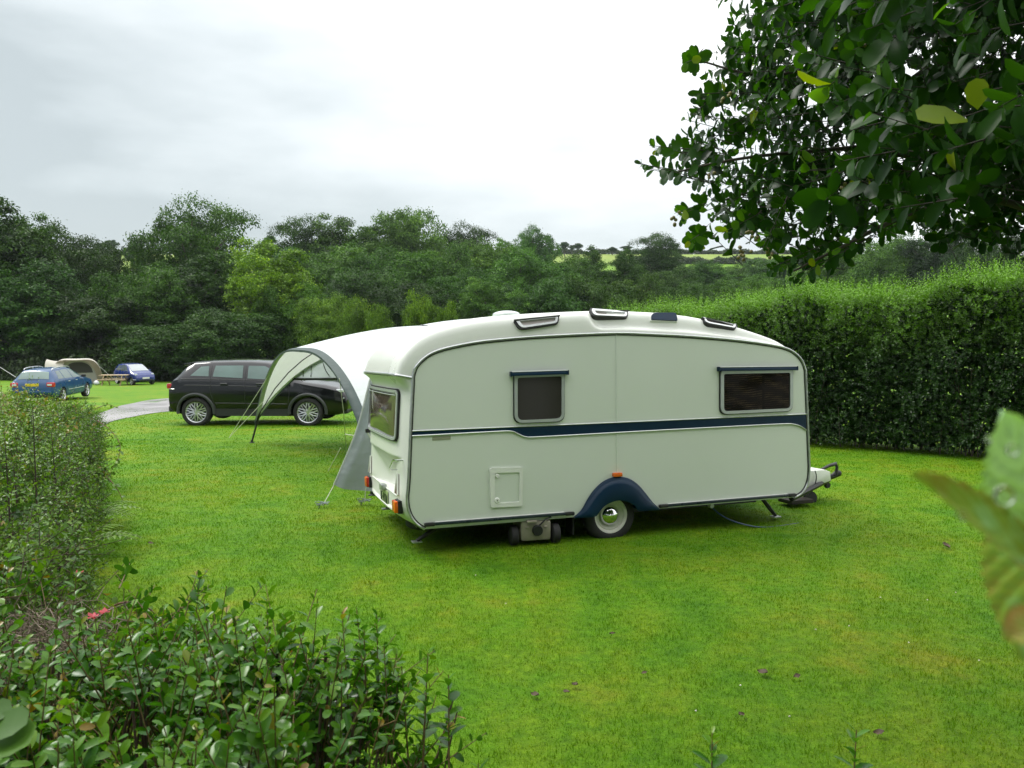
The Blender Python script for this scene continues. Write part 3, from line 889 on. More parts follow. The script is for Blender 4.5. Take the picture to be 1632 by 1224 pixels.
# ================================================================ ground
def terrain():
    ys = np.concatenate([np.linspace(-4, 4, 9), np.linspace(4.4, 24, 60), np.linspace(25, 80, 50), np.linspace(84, 200, 30), np.linspace(210, 900, 40)])
    xs = np.concatenate([np.linspace(-500, -70, 24), np.linspace(-66, -14, 26), np.linspace(-13, 14, 60), np.linspace(16, 70, 26), np.linspace(90, 500, 20)])
    Xg, Yg = np.meshgrid(xs, ys)
    Zg = ground(Xg, Yg)
    V = np.stack([Xg, Yg, Zg], -1).reshape(-1, 3)
    nx_, ny_ = len(xs), len(ys)
    i = np.arange(ny_ - 1)[:, None] * nx_ + np.arange(nx_ - 1)[None]
    Fc = np.stack([i, i + 1, i + nx_ + 1, i + nx_], -1).reshape(-1, 4)
    return V, Fc
def lawn_colour(g, blades):
    geo = g.n('ShaderNodeNewGeometry'); p = geo.outputs['Position']
    n1 = g.noise(.55, 5, .6, p); n2 = g.noise(2.3, 5, .62, p); n3 = g.noise(14, 4, .6, p)
    s = g.n('ShaderNodeMath', operation='ADD'); g.l(g.mapr(n1, .3, .7, 0, .62), s.inputs[0]); g.l(g.mapr(n2, .3, .72, 0, .5), s.inputs[1])
    c = g.ramp(s.outputs[0], [(.10, (.052, .165, .003)), (.42, (.098, .232, .004)), (.70, (.142, .252, .006)), (1.0, (.215, .245, .015))])
    c = g.mix(1.0, c, g.ramp(n3, [(.25, (.62, .66, .6)), (.72, (1.18, 1.14, 1.1))]), 'MULTIPLY')
    return c, n3, p
def lawn_mat():
    g = G('lawn'); c, n3, p = lawn_colour(g, False)
    n4 = g.noise(70, 4, .7, p)
    c = g.mix(1.0, c, g.ramp(n4, [(.25, (.6, .65, .55)), (.7, (1.12, 1.12, 1.1))]), 'MULTIPLY')
    # far hill fields
    b = g.bsdf(c, .75, Specular_IOR_Level=.15)
    h = g.n('ShaderNodeMath', operation='ADD'); g.l(n4, h.inputs[0]); g.l(n3, h.inputs[1])
    g.l(g.bump(h.outputs[0], .7, .03), b.inputs['Normal'])
    return g.fin(b)
def blade_mat():
    g = G('grass_blade'); c, n3, p = lawn_colour(g, True)
    at = g.n('ShaderNodeAttribute', attribute_name='tint')
    c = g.mix(1.0, c, g.ramp(at.outputs['Fac'], [(0, (.75, .85, .7)), (.45, (1.0, 1.05, .9)), (.8, (1.25, 1.2, 1.0)), (.97, (1.5, 1.3, 1.3))]), 'MULTIPLY')
    b = g.bsdf(c, .5, Specular_IOR_Level=.10)
    t = g.n('ShaderNodeBsdfTranslucent'); g.l(g.mix(1.0, c, (1.3, 1.35, .6), 'MULTIPLY'), t.inputs[0])
    m = g.n('ShaderNodeMixShader'); m.inputs[0].default_value = .3
    g.l(b.outputs[0], m.inputs[1]); g.l(t.outputs[0], m.inputs[2])
    return g.fin(m)
V, Fc = terrain()
tag(np_mesh('ground', V, Fc, lawn_mat(), smooth=True), kind='structure')

# asphalt track behind the hedge
def strip(name, L_px, R_px, mat, lift=.012, n=24):
    A = smooth_path([tuple(on_ground(*p)) for p in L_px], 8); B = smooth_path([tuple(on_ground(*p)) for p in R_px], 8)
    m = 8; V = []
    for a, b in zip(A, B):
        for k in range(m + 1):
            q = a + (b - a) * k / m
            V.append((q[0], q[1], float(ground(q[0], q[1])) + lift))
    n_ = len(A); i = np.arange(n_ - 1)[:, None] * (m + 1) + np.arange(m)[None]
    Fc = np.stack([i, i + 1, i + m + 2, i + m + 1], -1).reshape(-1, 4)
    return np_mesh(name, V, Fc, mat, smooth=True)
g = G('wet_tarmac'); geo = g.n('ShaderNodeNewGeometry'); p = geo.outputs['Position']
n1 = g.noise(.7, 5, .6, p, (1, .35, 1)); n2 = g.noise(40, 4, .7, p)
c = g.mix(1.0, g.ramp(n1, [(.3, (.16, .155, .15)), (.55, (.26, .25, .25)), (.8, (.34, .33, .33))]), g.ramp(n2, [(.2, (.6, .6, .6)), (.7, (1.1, 1.1, 1.1))]), 'MULTIPLY')
tb = g.bsdf(c, g.mapr(n1, .3, .7, .25, .6)); g.l(g.bump(n2, .3, .01), tb.inputs['Normal'])
M_TAR = g.fin(tb)
tag(strip('track', [(120, 676), (178, 652), (212, 643), (262, 635.5), (330, 633), (520, 630)], [(150, 700), (176, 673), (215, 664), (270, 656), (330, 652), (520, 647)], M_TAR), kind='structure')

# grass blades (uncountable)
def in_hole(x, y):
    q = np.zeros(len(x), bool)
    return q
def grass():
    rng = np.random.default_rng(5)
    parts = []
    for d0, d1, dens_, hgt, wid in ((3.8, 6.5, 4200, .027, .0026), (6.5, 9, 3000, .027, .0032), (9, 12.5, 1700, .028, .0044), (12.5, 18, 800, .028, .007), (18, 30, 200, .028, .012)):
        xl, xr = -.66 * d1, .66 * d1 + 2.4
        n = int((xr - xl) * (d1 - d0) * dens_)
        x = rng.uniform(xl, xr, n); y = rng.uniform(d0, d1, n)
        keep = (x > -.64 * y) & (x < .64 * y + 2.2)
        # behind the left hedge nothing of the lawn shows
        keep &= ~((x < -.485 * y - 1.1) & (y < 12.4))
        x, y = x[keep], y[keep]; n = len(x)
        # clumpiness
        cl = np.sin(x * 5.1 + np.sin(y * 3.7) * 2) * np.sin(y * 4.3 + np.sin(x * 4.1) * 2)
        P = np.stack([x, y, ground(x, y) - .004], -1)
        a = rng.uniform(0, 2 * np.pi, n); lean = rng.uniform(.05, .75, n)
        h = hgt * rng.uniform(.45, 1.15, n) * (1 + .28 * cl) * np.where(rng.random(n) > .985, 1.8, 1)
        S = np.stack([np.cos(a), np.sin(a), 0 * a], -1)
        b_ = rng.uniform(0, 2 * np.pi, n)
        T = np.stack([np.cos(b_) * lean, np.sin(b_) * lean, np.ones(n)], -1)
        wd = wid * rng.uniform(.7, 1.3, n)
        V = np.stack([P - S * wd[:, None], P + S * wd[:, None], P + T * h[:, None]], 1).reshape(-1, 3)
        Fc = np.arange(3 * n).reshape(-1, 3)
        parts.append((V, Fc, np.repeat(rng.random(n), 3)))
    V, Fc, t = merge(parts)
    return np_mesh('grass', V, Fc, blade_mat(), tint=t)
tag(grass(), 'short lawn grass with yellowed patches', 'grass', kind='stuff')

# small things on the lawn
def blob(name, p, r, mat, label, cat, group, seed, flat=.5):
    rg = random.Random(seed); bm = bmesh.new()
    bmesh.ops.create_icosphere(bm, subdivisions=2, radius=1)
    for v in bm.verts: v.co = Vector((v.co.x * r * rg.uniform(.6, 1.2), v.co.y * r * rg.uniform(.6, 1.2), (v.co.z * flat + flat * .9) * r * rg.uniform(.8, 1.15)))
    o = bm_obj(name, bm, mat, None, 0); o.location = p
    return tag(o, label, cat, group)
def curled_leaf(px, py, s, mat, label, seed):
    rg = random.Random(seed); p = on_ground(px, py); bm = bmesh.new()
    n = 7; rows = []
    for i in range(n):
        t = i / (n - 1); w_ = math.sin(math.pi * (t * .92 + .05)) * .36 * s
        rows.append([bm.verts.new((s * (t - .5), w_ * k, .012 + s * (.12 * (k * k) + .15 * (t - .5) ** 2) + rg.uniform(-.004, .004))) for k in (-1, -.4, .1, .5, 1)])
    for i in range(n - 1):
        for k in range(4): bm.faces.new((rows[i][k], rows[i][k + 1], rows[i + 1][k + 1], rows[i + 1][k]))
    o = bm_obj('fallen_leaf', bm, mat, None, 0)
    o.location = (p.x, p.y, ground(p.x, p.y) + .018); o.rotation_euler = (rg.uniform(-.3, .3), rg.uniform(-.3, .3), rg.uniform(0, 6))
    return tag(o, label, 'leaf', 'dead leaves fallen on the lawn')
M_DEAD = simple('dead_leaf', (.075, .048, .020), .7, .5, 40)
for k, (px, py, s, lb) in enumerate([(1216, 1078, .075, 'largest brown fallen leaf lying in the front of the lawn'), (1270, 1084, .05, 'dark green curled leaf lying beside the largest brown fallen leaf'),
        (1507, 874, .11, 'dark dead leaf lying alone on the lawn near the tall hedge'), (1180, 1146, .05, 'small dark fallen leaf above the pair of shoots at the lawn front'),
        (1027, 1079, .04, 'small reddish fallen leaf alone on the middle of the lawn'), (917, 1098, .05, 'uppermost of three brown fallen leaves below the waste water tank'),
        (903, 1110, .05, 'middle of three brown fallen leaves below the waste water tank'), (853, 1114, .06, 'lowest of three brown fallen leaves below the waste water tank'),
        (1401, 1175, .06, 'brown fallen leaf lying beside the shoot at the bottom edge'), (240, 870, .06, 'dark fallen leaf on the lawn beside the low bramble hedge'),
        (976, 1016, .05, 'dark fallen leaf on the lawn below the blue wheel arch')]):
    curled_leaf(px, py, s, M_DEAD, lb, k)
M_CLOVER = simple('clover_white', (.72, .70, .62), .7, .2, 60)
for k, (px, py) in enumerate([(1478, 962), (1523, 950), (1403, 958), (1448, 1031), (1109, 1141), (1180, 1100), (758, 922), (806, 968), (1258, 1150), (1300, 1010), (1560, 1060), (1353, 1004)]):
    p = on_ground(px, py)
    blob('clover_flower', (p.x, p.y, float(ground(p.x, p.y)) + .028), .0062, M_CLOVER, 'tiny white clover flower in the short lawn grass', 'flower', 'clover flowers in the lawn', k, .8)
# ================================================================ vegetation
def tree_leaf(name, stops, trans=.22): return leaf_mat(name, stops, trans=trans, rough=.5, spec=.16, objcol=True)
M_WOOD = tree_leaf('woodland_leaf', [(0, (.020, .048, .008)), (.45, (.047, .106, .014)), (.8, (.088, .175, .022)), (1, (.14, .225, .032))])
M_BARK = simple('bark', (.07, .058, .042), .85, .45, 5)
M_TWIG = simple('twig_brown', (.075, .048, .030), .8, .4, 20)
M_DEADTW = simple('dead_twig', (.24, .19, .14), .8, .4, 20)

def crown_mesh(seed, H, R, z0, nl, leaf, style='round', npl=620, flat=.62):
    """crown of overlapping leafy lobes; H total height, R radius, z0 lowest foliage"""
    rng = np.random.default_rng(seed)
    zc = (H + z0) / 2; rzc = (H - z0) / 2
    C, RR = [], []
    tries = 0
    while len(C) < nl and tries < 4000:
        tries += 1
        d = unit(rng.normal(size=3)); rr = rng.uniform(.2, 1.0) ** .5
        if style == 'cone':
            h = rng.uniform(.02, 1); a = rng.uniform(0, 2 * np.pi); wr = (1 - h) ** .75 * R * rng.uniform(.2, .85)
            p = np.array([wr * np.cos(a), wr * np.sin(a), z0 + h * (H - z0) * .93]); r = R * rng.uniform(.18, .30) * (1.15 - .6 * h)
        else:
            d = d / np.maximum(np.abs(d).max(), .72) * .9; p = np.array([d[0] * R * rr * .70, d[1] * R * rr * .70, zc + d[2] * rzc * rr * .82]); r = R * rng.uniform(.24, .40)
            if style == 'spread' and p[2] < zc - .2 * rzc: continue
        if any(np.linalg.norm(p - q) < .55 * (r + s) * .75 for q, s in zip(C, RR)): continue
        C.append(p); RR.append(r)
    parts = []
    for p, r in zip(C, RR):
        nsub = 26
        sd = unit(rng.normal(size=(nsub, 3)) + np.array([0, 0, .35]))
        sc_ = p + sd * r * rng.uniform(.62, 1.08, (nsub, 1)) * np.array([1, 1, flat + .2])
        k = npl // nsub
        ctr = np.repeat(sc_, k, 0); dr = np.repeat(sd, k, 0)
        n = len(ctr)
        P = ctr + rng.normal(size=(n, 3)) * r * np.array([.17, .17, .10])
        Nn = unit(dr * .7 + np.array([0, 0, .75]) + rng.normal(size=(n, 3)) * .5)
        A = unit(np.cross(Nn, rdir(n, rng)) + np.array([0, 0, -.25]))
        Ln = leaf * rng.uniform(.6, 1.35, n)
        V, Fc, idx = leaf_geo(P, A, Nn, Ln, rng.uniform(.26, .42, n), fold=.3, curl=.2)
        base = rng.uniform(-.16, .16) + np.repeat(rng.uniform(-.10, .10, nsub), k)
        t = np.clip(.42 + base + rng.normal(size=n) * .20, 0, 1)
        parts.append((V, Fc, t[idx]))
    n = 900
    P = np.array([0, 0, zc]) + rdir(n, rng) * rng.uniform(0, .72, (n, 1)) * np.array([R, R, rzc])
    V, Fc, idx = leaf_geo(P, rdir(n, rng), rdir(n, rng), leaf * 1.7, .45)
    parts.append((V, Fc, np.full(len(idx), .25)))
    return merge(parts), C, RR
PROTO = {}
def proto(key, seed, H, R, z0, nl, leaf, style='round', npl=620, flat=.62):
    (V, Fc, t), C, RR = crown_mesh(seed, H, R, z0, nl, leaf, style, npl, flat)
    rng = random.Random(seed)
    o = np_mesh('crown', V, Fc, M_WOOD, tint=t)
    bm = bmesh.new()
    top = H * .62
    tr = [(0, 0, -.6), (rng.uniform(-.2, .2), rng.uniform(-.2, .2), top * .4), (rng.uniform(-.4, .4), rng.uniform(-.4, .4), top * .75), (rng.uniform(-.6, .6), 0, top)]
    add_tube(bm, tr, [H * .030, H * .022, H * .016, H * .007], 8)
    for p in C[:12]:
        z = max(H * .12, min(top * .85, p[2] - .35 * H * rng.uniform(.4, .8)))
        s = np.array([np.interp(z, [q[2] for q in tr], [q[0] for q in tr]), np.interp(z, [q[2] for q in tr], [q[1] for q in tr]), z])
        mid = s * .5 + p * .5 + np.array([rng.uniform(-.3, .3), rng.uniform(-.3, .3), rng.uniform(0, .6)])
        add_tube(bm, [s, mid, p], [H * .010, H * .007, H * .003], 6)
    b = bm_obj('trunk', bm, M_BARK, None, 60)
    PROTO[key] = (o.data, b.data, float(np.percentile(V[:, 2], 99.3)), float(np.percentile(np.hypot(V[:, 0], V[:, 1]), 95)))
    bpy.data.objects.remove(o); bpy.data.objects.remove(b)
proto('oak', 1, 15, 7.5, 3.5, 28, .24, npl=1720)
proto('ash', 2, 15, 5.5, 2.5, 26, .22, 'round', 1720, .75)
proto('dense', 3, 12, 6.0, .4, 32, .21, npl=1720)
proto('willow', 4, 9, 5.2, .2, 28, .19, 'round', 1720, .8)
proto('bush', 5, 5, 4.2, .0, 24, .15, 'round', 1720, .6)
proto('pine', 6, 12, 3.6, 4.5, 13, .30, 'spread', 900, .4)
proto('cone', 7, 14, 4.4, .8, 34, .22, 'cone', 1200, .7)
proto('airy', 8, 14, 5.6, 4, 17, .25, 'round', 1400, .55)
def tree(name, key, px, pytop, hwpx, d, tintc, label, group='trees of the woodland behind the campsite', cat='tree', seed=None, zoff=0.0):
    cm, bmh, H, R = PROTO[key]
    top = at_depth(px, pytop, d)
    gz_ = float(ground(top.x, d)) + zoff
    h = max(1.5, top.z - gz_)
    rx_ = hwpx / F * d
    rt = random.Random(int(px * 7 + pytop * 13 + d))
    t = empty(name, (top.x, d, gz_), rt.uniform(0, 6.28), label, cat, group)
    t.scale = (rx_ / R, rx_ / R, h / H * 1.01)
    kb = rt.uniform(.70, 1.28); tintc = (tintc[0] * kb * rt.uniform(.9, 1.12), tintc[1] * kb, tintc[2] * kb * rt.uniform(.85, 1.2))
    t.color = (*tintc, 1)
    for nm, me in (('crown', cm), ('trunk', bmh)):
        o = bpy.data.objects.new(nm, me); COL.objects.link(o); o.parent = t; o.color = (*tintc, 1)
    return t
DK, MD, LT, YL, BL, GY = (.48, .56, .48), (.80, .90, .74), (1.35, 1.35, 1.05), (1.9, 1.55, .75), (.72, .88, .95), (1.1, 1.15, 1.25)  # bluish and paler tints of far trees include haze put into the colour
WG = 'trees of the woodland behind the campsite'
TREES = [
 # key px top hw d tint label
 ('ash', -40, 318, 100, 78, DK, 'tall dark tree cut off by the left edge of the picture'),
 ('ash', 20, 352, 62, 86, MD, 'ragged mid green tree second from the left edge behind the estate car'),
 ('oak', 92, 366, 88, 88, DK, 'dark flat topped tree rising straight above the beige tent'),
 ('dense', 30, 430, 110, 75, (.75, .95, .9), 'bluish dark tree low behind the blue estate car'),
 ('airy', 150, 398, 52, 96, DK, 'thin sparse dark tree left of the small green field gap'),
 ('dense', 150, 470, 92, 74, DK, 'dark bushy tree just behind the beige tent'),
 ('oak', 308, 326, 88, 90, MD, 'tallest round oak standing against the sky above the black car'),
 ('dense', 232, 428, 78, 76, (.85, 1.05, .7), 'mid green round tree behind the small blue hatchback'),
 ('ash', 330, 415, 82, 80, DK, 'dark tree directly under the tallest round oak'),
 ('ash', 428, 388, 74, 74, (1.9, 1.6, .7), 'yellow green tree right of the tallest round oak'),
 ('willow', 370, 500, 90, 69, (.7, .82, .6), 'low dark tree over the roof of the black car'),
 ('willow', 270, 520, 80, 68, (.65, .78, .55), 'low dark tree right of the small blue hatchback'),
 ('dense', 470, 452, 54, 72, LT, 'light green bushy tree left of the white shelter'),
 ('willow', 520, 478, 52, 68, (1.5, 1.3, .95), 'brownish green loose bush rising behind the shelter arch'),
 ('bush', 590, 484, 46, 63, (2.0, 1.7, .75), 'bright yellow green bush above the white shelter roof'),
 ('bush', 684, 478, 40, 63, (1.7, 1.45, .8), 'small yellow leaved bush above the caravan rear roof'),
 ('oak', 492, 355, 56, 132, (.55, .58, .42), 'dark brown green oak on the left shoulder of the wooded hill'),
 ('ash', 455, 398, 60, 120, BL, 'bluish tree between the yellow green tree and the wooded hill'),
 ('ash', 560, 350, 62, 128, (1.0, 1.12, .9), 'mid green tree on the top of the wooded hill'),
 ('willow', 648, 343, 66, 132, (1.35, 1.45, 1.35), 'pale grey green willowy tree crowning the wooded hill'),
 ('oak', 738, 362, 48, 138, (.55, .60, .45), 'dark oak on the right shoulder of the wooded hill'),
 ('dense', 535, 395, 80, 112, (1.05, 1.15, .9), 'light domed tree on the left slope of the wooded hill'),
 ('dense', 625, 402, 76, 108, (.80, .92, .7), 'mid green domed tree at the heart of the wooded hill'),
 ('dense', 702, 400, 62, 112, (1.05, 1.1, .72), 'olive green tree on the right slope of the wooded hill'),
 ('willow', 575, 438, 74, 98, BL, 'blue green drooping tree low on the wooded hill'),
 ('dense', 655, 455, 74, 90, DK, 'dark tree above the white shelter roof vent'),
 ('dense', 735, 440, 66, 94, (.7, .82, .62), 'dark tree above the rear end of the caravan roof'),
 ('willow', 775, 392, 62, 122, (1.3, 1.4, 1.15), 'pale feathery tree right of the dark oak on the hill'),
 ('dense', 850, 369, 36, 175, (.85, 1.05, 1.1), 'round bluish tree standing against the sky right of the hill'),
 ('ash', 812, 386, 34, 160, (1.1, 1.25, 1.2), 'pale tree beside the round bluish skyline tree'),
 ('dense', 835, 412, 78, 112, (.95, 1.08, .8), 'broad green tree above the first caravan roof light'),
 ('ash', 782, 450, 52, 88, LT, 'light green tree low over the caravan rear roof'),
 ('dense', 868, 446, 74, 90, (.72, .86, .68), 'dark broad tree over the middle of the caravan roof'),
 ('dense', 905, 412, 58, 120, (.8, .92, .7), 'dark green tree left of the dark hawthorn pair'),
 ('ash', 950, 400, 36, 125, (.55, .68, .5), 'dark narrow tree below the hilltop field edge'),
 ('ash', 990, 402, 36, 120, (.6, .72, .5), 'dark tree left of the big tree by the hill field'),
 ('dense', 945, 448, 66, 92, (.9, 1.02, .7), 'green tree behind the caravan roof vent'),
 ('dense', 1012, 446, 52, 98, (1.0, 1.05, .7), 'olive green tree where the tall hedge begins'),
 ('oak', 1047, 378, 42, 165, (.7, .86, .82), 'big rounded bluish tree standing left of the hill field'),
 ('dense', 1075, 432, 46, 130, (.7, .85, .7), 'dark scrubby tree under the big tree by the hill field'),
 ('dense', 1085, 452, 50, 104, (.85, 1.0, .72), 'mid green tree just left of the hedge top behind the caravan'),
 ('dense', 1150, 448, 50, 108, (.75, .9, .72), 'dark green tree under the hill field behind the hedge end'),
 ('willow', 1215, 446, 46, 112, (1.1, 1.2, .95), 'light green tree just over the hedge top under the berry branch'),
 ('dense', 1280, 440, 48, 110, (.95, 1.1, .85), 'mid green tree peeping over the middle of the tall hedge'),
 ('dense', 232, 398, 34, 96, MD, 'mid green tree closing the right side of the small green field gap'),
 ('bush', 192, 425, 22, 100, (.85, 1.0, .75), 'bushy tree top filling the gap under the lone skyline pine'),
 ('willow', 1126, 421, 40, 160, (.95, 1.1, 1.05), 'grey green bush tree below the hill field'),
 ('dense', 1178, 424, 34, 185, GY, 'pale grey tree in front of the hill field'),
 ('willow', 1232, 414, 46, 170, GY, 'pale feathery tree behind the hanging berry branch'),
 ('willow', 1330, 396, 62, 150, (1.2, 1.3, 1.1), 'pale green tree seen over the middle of the tall hedge'),
 ('willow', 1428, 384, 62, 140, (1.1, 1.2, 1.0), 'grey green tree seen over the right part of the tall hedge'),
 ('oak', 1500, 356, 56, 135, (.42, .55, .6), 'dark bluish conifer clump seen over the right of the tall hedge'),
 ('dense', 1590, 372, 62, 120, (.6, .75, .6), 'dark tree over the hedge near the right edge'),
 ('cone', 430, 380, 40, 140, BL, 'bluish pointed trees behind the tallest round oak'),
]
for key, px, py, hw, d, c, lb in TREES:
    tree('woodland_tree', key, px, py, hw, d, c, lb, WG)
# trees standing on the skyline of the far hill
for key, px, py, hw, d, c, lb in [('pine', 177, 383, 10, 300, (.6, .7, .7), 'small lone pine on the skyline above the tent gap'),
        ('pine', 162, 388, 12, 305, (.6, .7, .7), 'small bushy pine left of the lone skyline pine'),
        ('bush', 206, 392, 9, 300, (.5, .6, .55), 'leftmost tiny bush on the skyline beside the tallest oak'),
        ('pine', 218, 388, 9, 300, (.5, .6, .55), 'small skyline tree just left of the tallest oak'),
        ('pine', 900, 386, 8, 330, (.7, .85, .9), 'tiny skyline tree right of the round bluish tree'),
        ('pine', 912, 391, 6, 335, (.7, .85, .9), 'smallest of three skyline trees right of the round bluish tree'),
        ('pine', 922, 388, 9, 340, (.7, .85, .9), 'tiny flat topped skyline tree left of the hilltop hedge'),
        ('pine', 976, 394, 8, 340, (.7, .85, .9), 'tiny bent skyline tree on the hilltop hedge'),
        ('pine', 998, 392, 9, 338, (.7, .85, .9), 'tiny skyline tree beside the big tree by the hill field')]:
    tree('skyline_tree', key, px, py, hw, d, c, lb, 'small trees on the far hill skyline')
# dark undergrowth in front of the wood: one mass nobody could count
def undergrowth():
    rng = np.random.default_rng(21); parts = []
    for k in range(200):
        x = rng.uniform(-62, 12); y = rng.uniform(66.5, 74); h = rng.uniform(1.2, 3.4) * (1 if y > 69 else .7)
        if k >= 150: x = rng.uniform(-56, -30); y = rng.uniform(71, 78); h = rng.uniform(2.6, 4.2)
        n = 420 if k < 150 else 700
        P = np.array([x, y, float(ground(x, y))]) + unit(rng.normal(size=(n, 3))) * np.array([h * .8, h * .55, h]) * rng.uniform(.55, 1, (n, 1))
        P[:, 2] = np.maximum(P[:, 2], ground(P[:, 0], P[:, 1]) + .05)
        V, Fc, idx = leaf_geo(P, rdir(n, rng), unit(rdir(n, rng) + np.array([0, -.3, .6])), .30 * rng.uniform(.5, 1.3, n), .38)
        parts.append((V, Fc, np.clip(rng.uniform(.1, .5) + rng.normal(size=n) * .14, 0, 1)[idx]))
    V, Fc, t = merge(parts)
    return np_mesh('undergrowth', V, Fc, leaf_mat('undergrowth_leaf', [(0, (.020, .036, .010)), (.5, (.040, .075, .016)), (.85, (.075, .12, .024)), (1, (.13, .16, .04))], .2, .55), tint=t)
tag(undergrowth(), 'dark undergrowth along the foot of the wood', 'undergrowth', kind='stuff')
# the far hill fields: pale pasture sheets and hedgerows
def far_field(P, lift):
    pts = [at_depth(px, 0, d) for px, d in P]
    V, Fc = [], []
    A = [(P[i][0], P[i][1]) for i in range(4)]
    n = 18
    for i in range(n + 1):
        for j in range(n + 1):
            u, v = i / n, j / n
            px = (A[0][0] * (1 - u) + A[1][0] * u) * (1 - v) + (A[3][0] * (1 - u) + A[2][0] * u) * v
            d = (A[0][1] * (1 - u) + A[1][1] * u) * (1 - v) + (A[3][1] * (1 - u) + A[2][1] * u) * v
            x = (px - CX) / F * d
            V.append((x, d, float(ground(x, d)) + lift))
    Fc = [(i * (n + 1) + j, i * (n + 1) + j + 1, (i + 1) * (n + 1) + j + 1, (i + 1) * (n + 1) + j) for i in range(n) for j in range(n)]
    return V, Fc
g = G('pasture'); geo = g.n('ShaderNodeNewGeometry'); p = geo.outputs['Position']
c = g.ramp(g.noise(.06, 5, .6, p, (1, .3, 1)), [(.3, (.13, .20, .035)), (.6, (.17, .23, .045)), (.8, (.22, .25, .065))])
M_PAST = g.fin(g.bsdf(c, .8, Specular_IOR_Level=.1))
for P in ([(880, 285), (1300, 285), (1300, 352), (880, 352)], [(150, 225), (290, 225), (290, 352), (150, 352)]):
    V, Fc = far_field(P, .25)
    tag(np_mesh('field', V, Fc, M_PAST, smooth=True), kind='structure')
def hedgerow(px0, px1, d, h, label, seed):
    rng = np.random.default_rng(seed); parts = []
    x0, x1 = (px0 - CX) / F * d, (px1 - CX) / F * d
    n = int((x1 - x0) * 170)
    x = rng.uniform(x0, x1, n); hl = h * (1 + .25 * np.sin(x * .35) + .2 * np.sin(x * .9 + 1))
    P = np.stack([x, d + rng.normal(size=n) * .8, ground(x, d + 0 * x) + rng.uniform(0, 1, n) ** .6 * hl], -1)
    V, Fc, idx = leaf_geo(P, rdir(n, rng), unit(rdir(n, rng) + np.array([0, -.2, .6])), .55 * rng.uniform(.6, 1.4, n), .42)
    o = np_mesh('hedgerow', V, Fc, leaf_mat('hedgerow_leaf', [(0, (.035, .055, .028)), (1, (.075, .11, .05))], .1, .6), tint=rng.random(n)[idx])
    return tag(o, label, 'hedgerow')
hedgerow(1000, 1300, 285, 1.9, 'dark hedgerow crossing the lower edge of the pale hill field', 31)
hedgerow(870, 1330, 352, 2.0, 'long thin hedgerow along the skyline of the far hill', 32)
hedgerow(120, 260, 352, 2.4, 'short hedgerow on the skyline above the small green field gap', 33)

# ---------------------------------------------------------------- shoots: a stem with leaves set round it
def shoots(base, tip, nleaf, L_, Wd, rng, hi=False, t0=.15, curl=.12, up=.55, tmean=.5, taper=True):
    """leaves along straight shoots; base, tip (N,3)"""
    n = len(base); A = tip - base
    k = nleaf
    t = (np.arange(k) + rng.uniform(.2, .8, (n, k))) / k; t = t0 + (1 - t0) * t
    ang = (np.arange(k) * 2.4)[None] + rng.uniform(0, 6.28, (n, 1)) + rng.normal(size=(n, k)) * .35
    ax = unit(A)[:, None, :]
    h1 = unit(np.cross(ax, np.array([.3, .2, .9]))); h2 = np.cross(ax, h1)
    rad_ = h1 * np.cos(ang)[..., None] + h2 * np.sin(ang)[..., None]
    P = base[:, None] + A[:, None] * t[..., None]
    upk = (up + .5 * (t ** 3))[..., None]
    D = unit(rad_ + ax * upk + rng.normal(size=(n, k, 3)) * .15)
    Nn = unit(ax * 1.0 - rad_ * .5 + rng.normal(size=(n, k, 3)) * .22)
    Ln = L_ * rng.uniform(.65, 1.2, (n, k)) * (1 - .5 * t ** 4 if taper else 1)
    V, Fc, idx = leaf_geo(P.reshape(-1, 3), D.reshape(-1, 3), Nn.reshape(-1, 3), Ln.ravel(), Wd * rng.uniform(.85, 1.15, n * k), hi=hi, curl=curl, fold=.25)
    tt = np.clip(tmean + rng.normal(size=(n, 1)) * .12 + rng.normal(size=(n, k)) * .13 + (t - .5) * .36, 0, 1).ravel()
    return V, Fc, tt[idx]
def stem_tubes(base, tip, r0, r1, rng=None, bend=0.0):
    """thin 4-sided tapered stems as one array mesh"""
    n = len(base); A = unit(tip - base)
    h1 = unit(np.cross(A, np.array([.31, .22, .92]))); h2 = np.cross(A, h1)
    q = []
    for P, r in ((base, r0), (tip, r1)):
        for a in range(4):
            q.append(P + (h1 * math.cos(a * math.pi / 2) + h2 * math.sin(a * math.pi / 2)) * r)
    V = np.stack(q, 1)
    T = np.array([[0, 1, 5], [0, 5, 4], [1, 2, 6], [1, 6, 5], [2, 3, 7], [2, 7, 6], [3, 0, 4], [3, 4, 7]])
    Fc = (T[None] + (np.arange(n) * 8)[:, None, None]).reshape(-1, 3)
    return V.reshape(-1, 3), Fc, np.full(n * 8, .5)

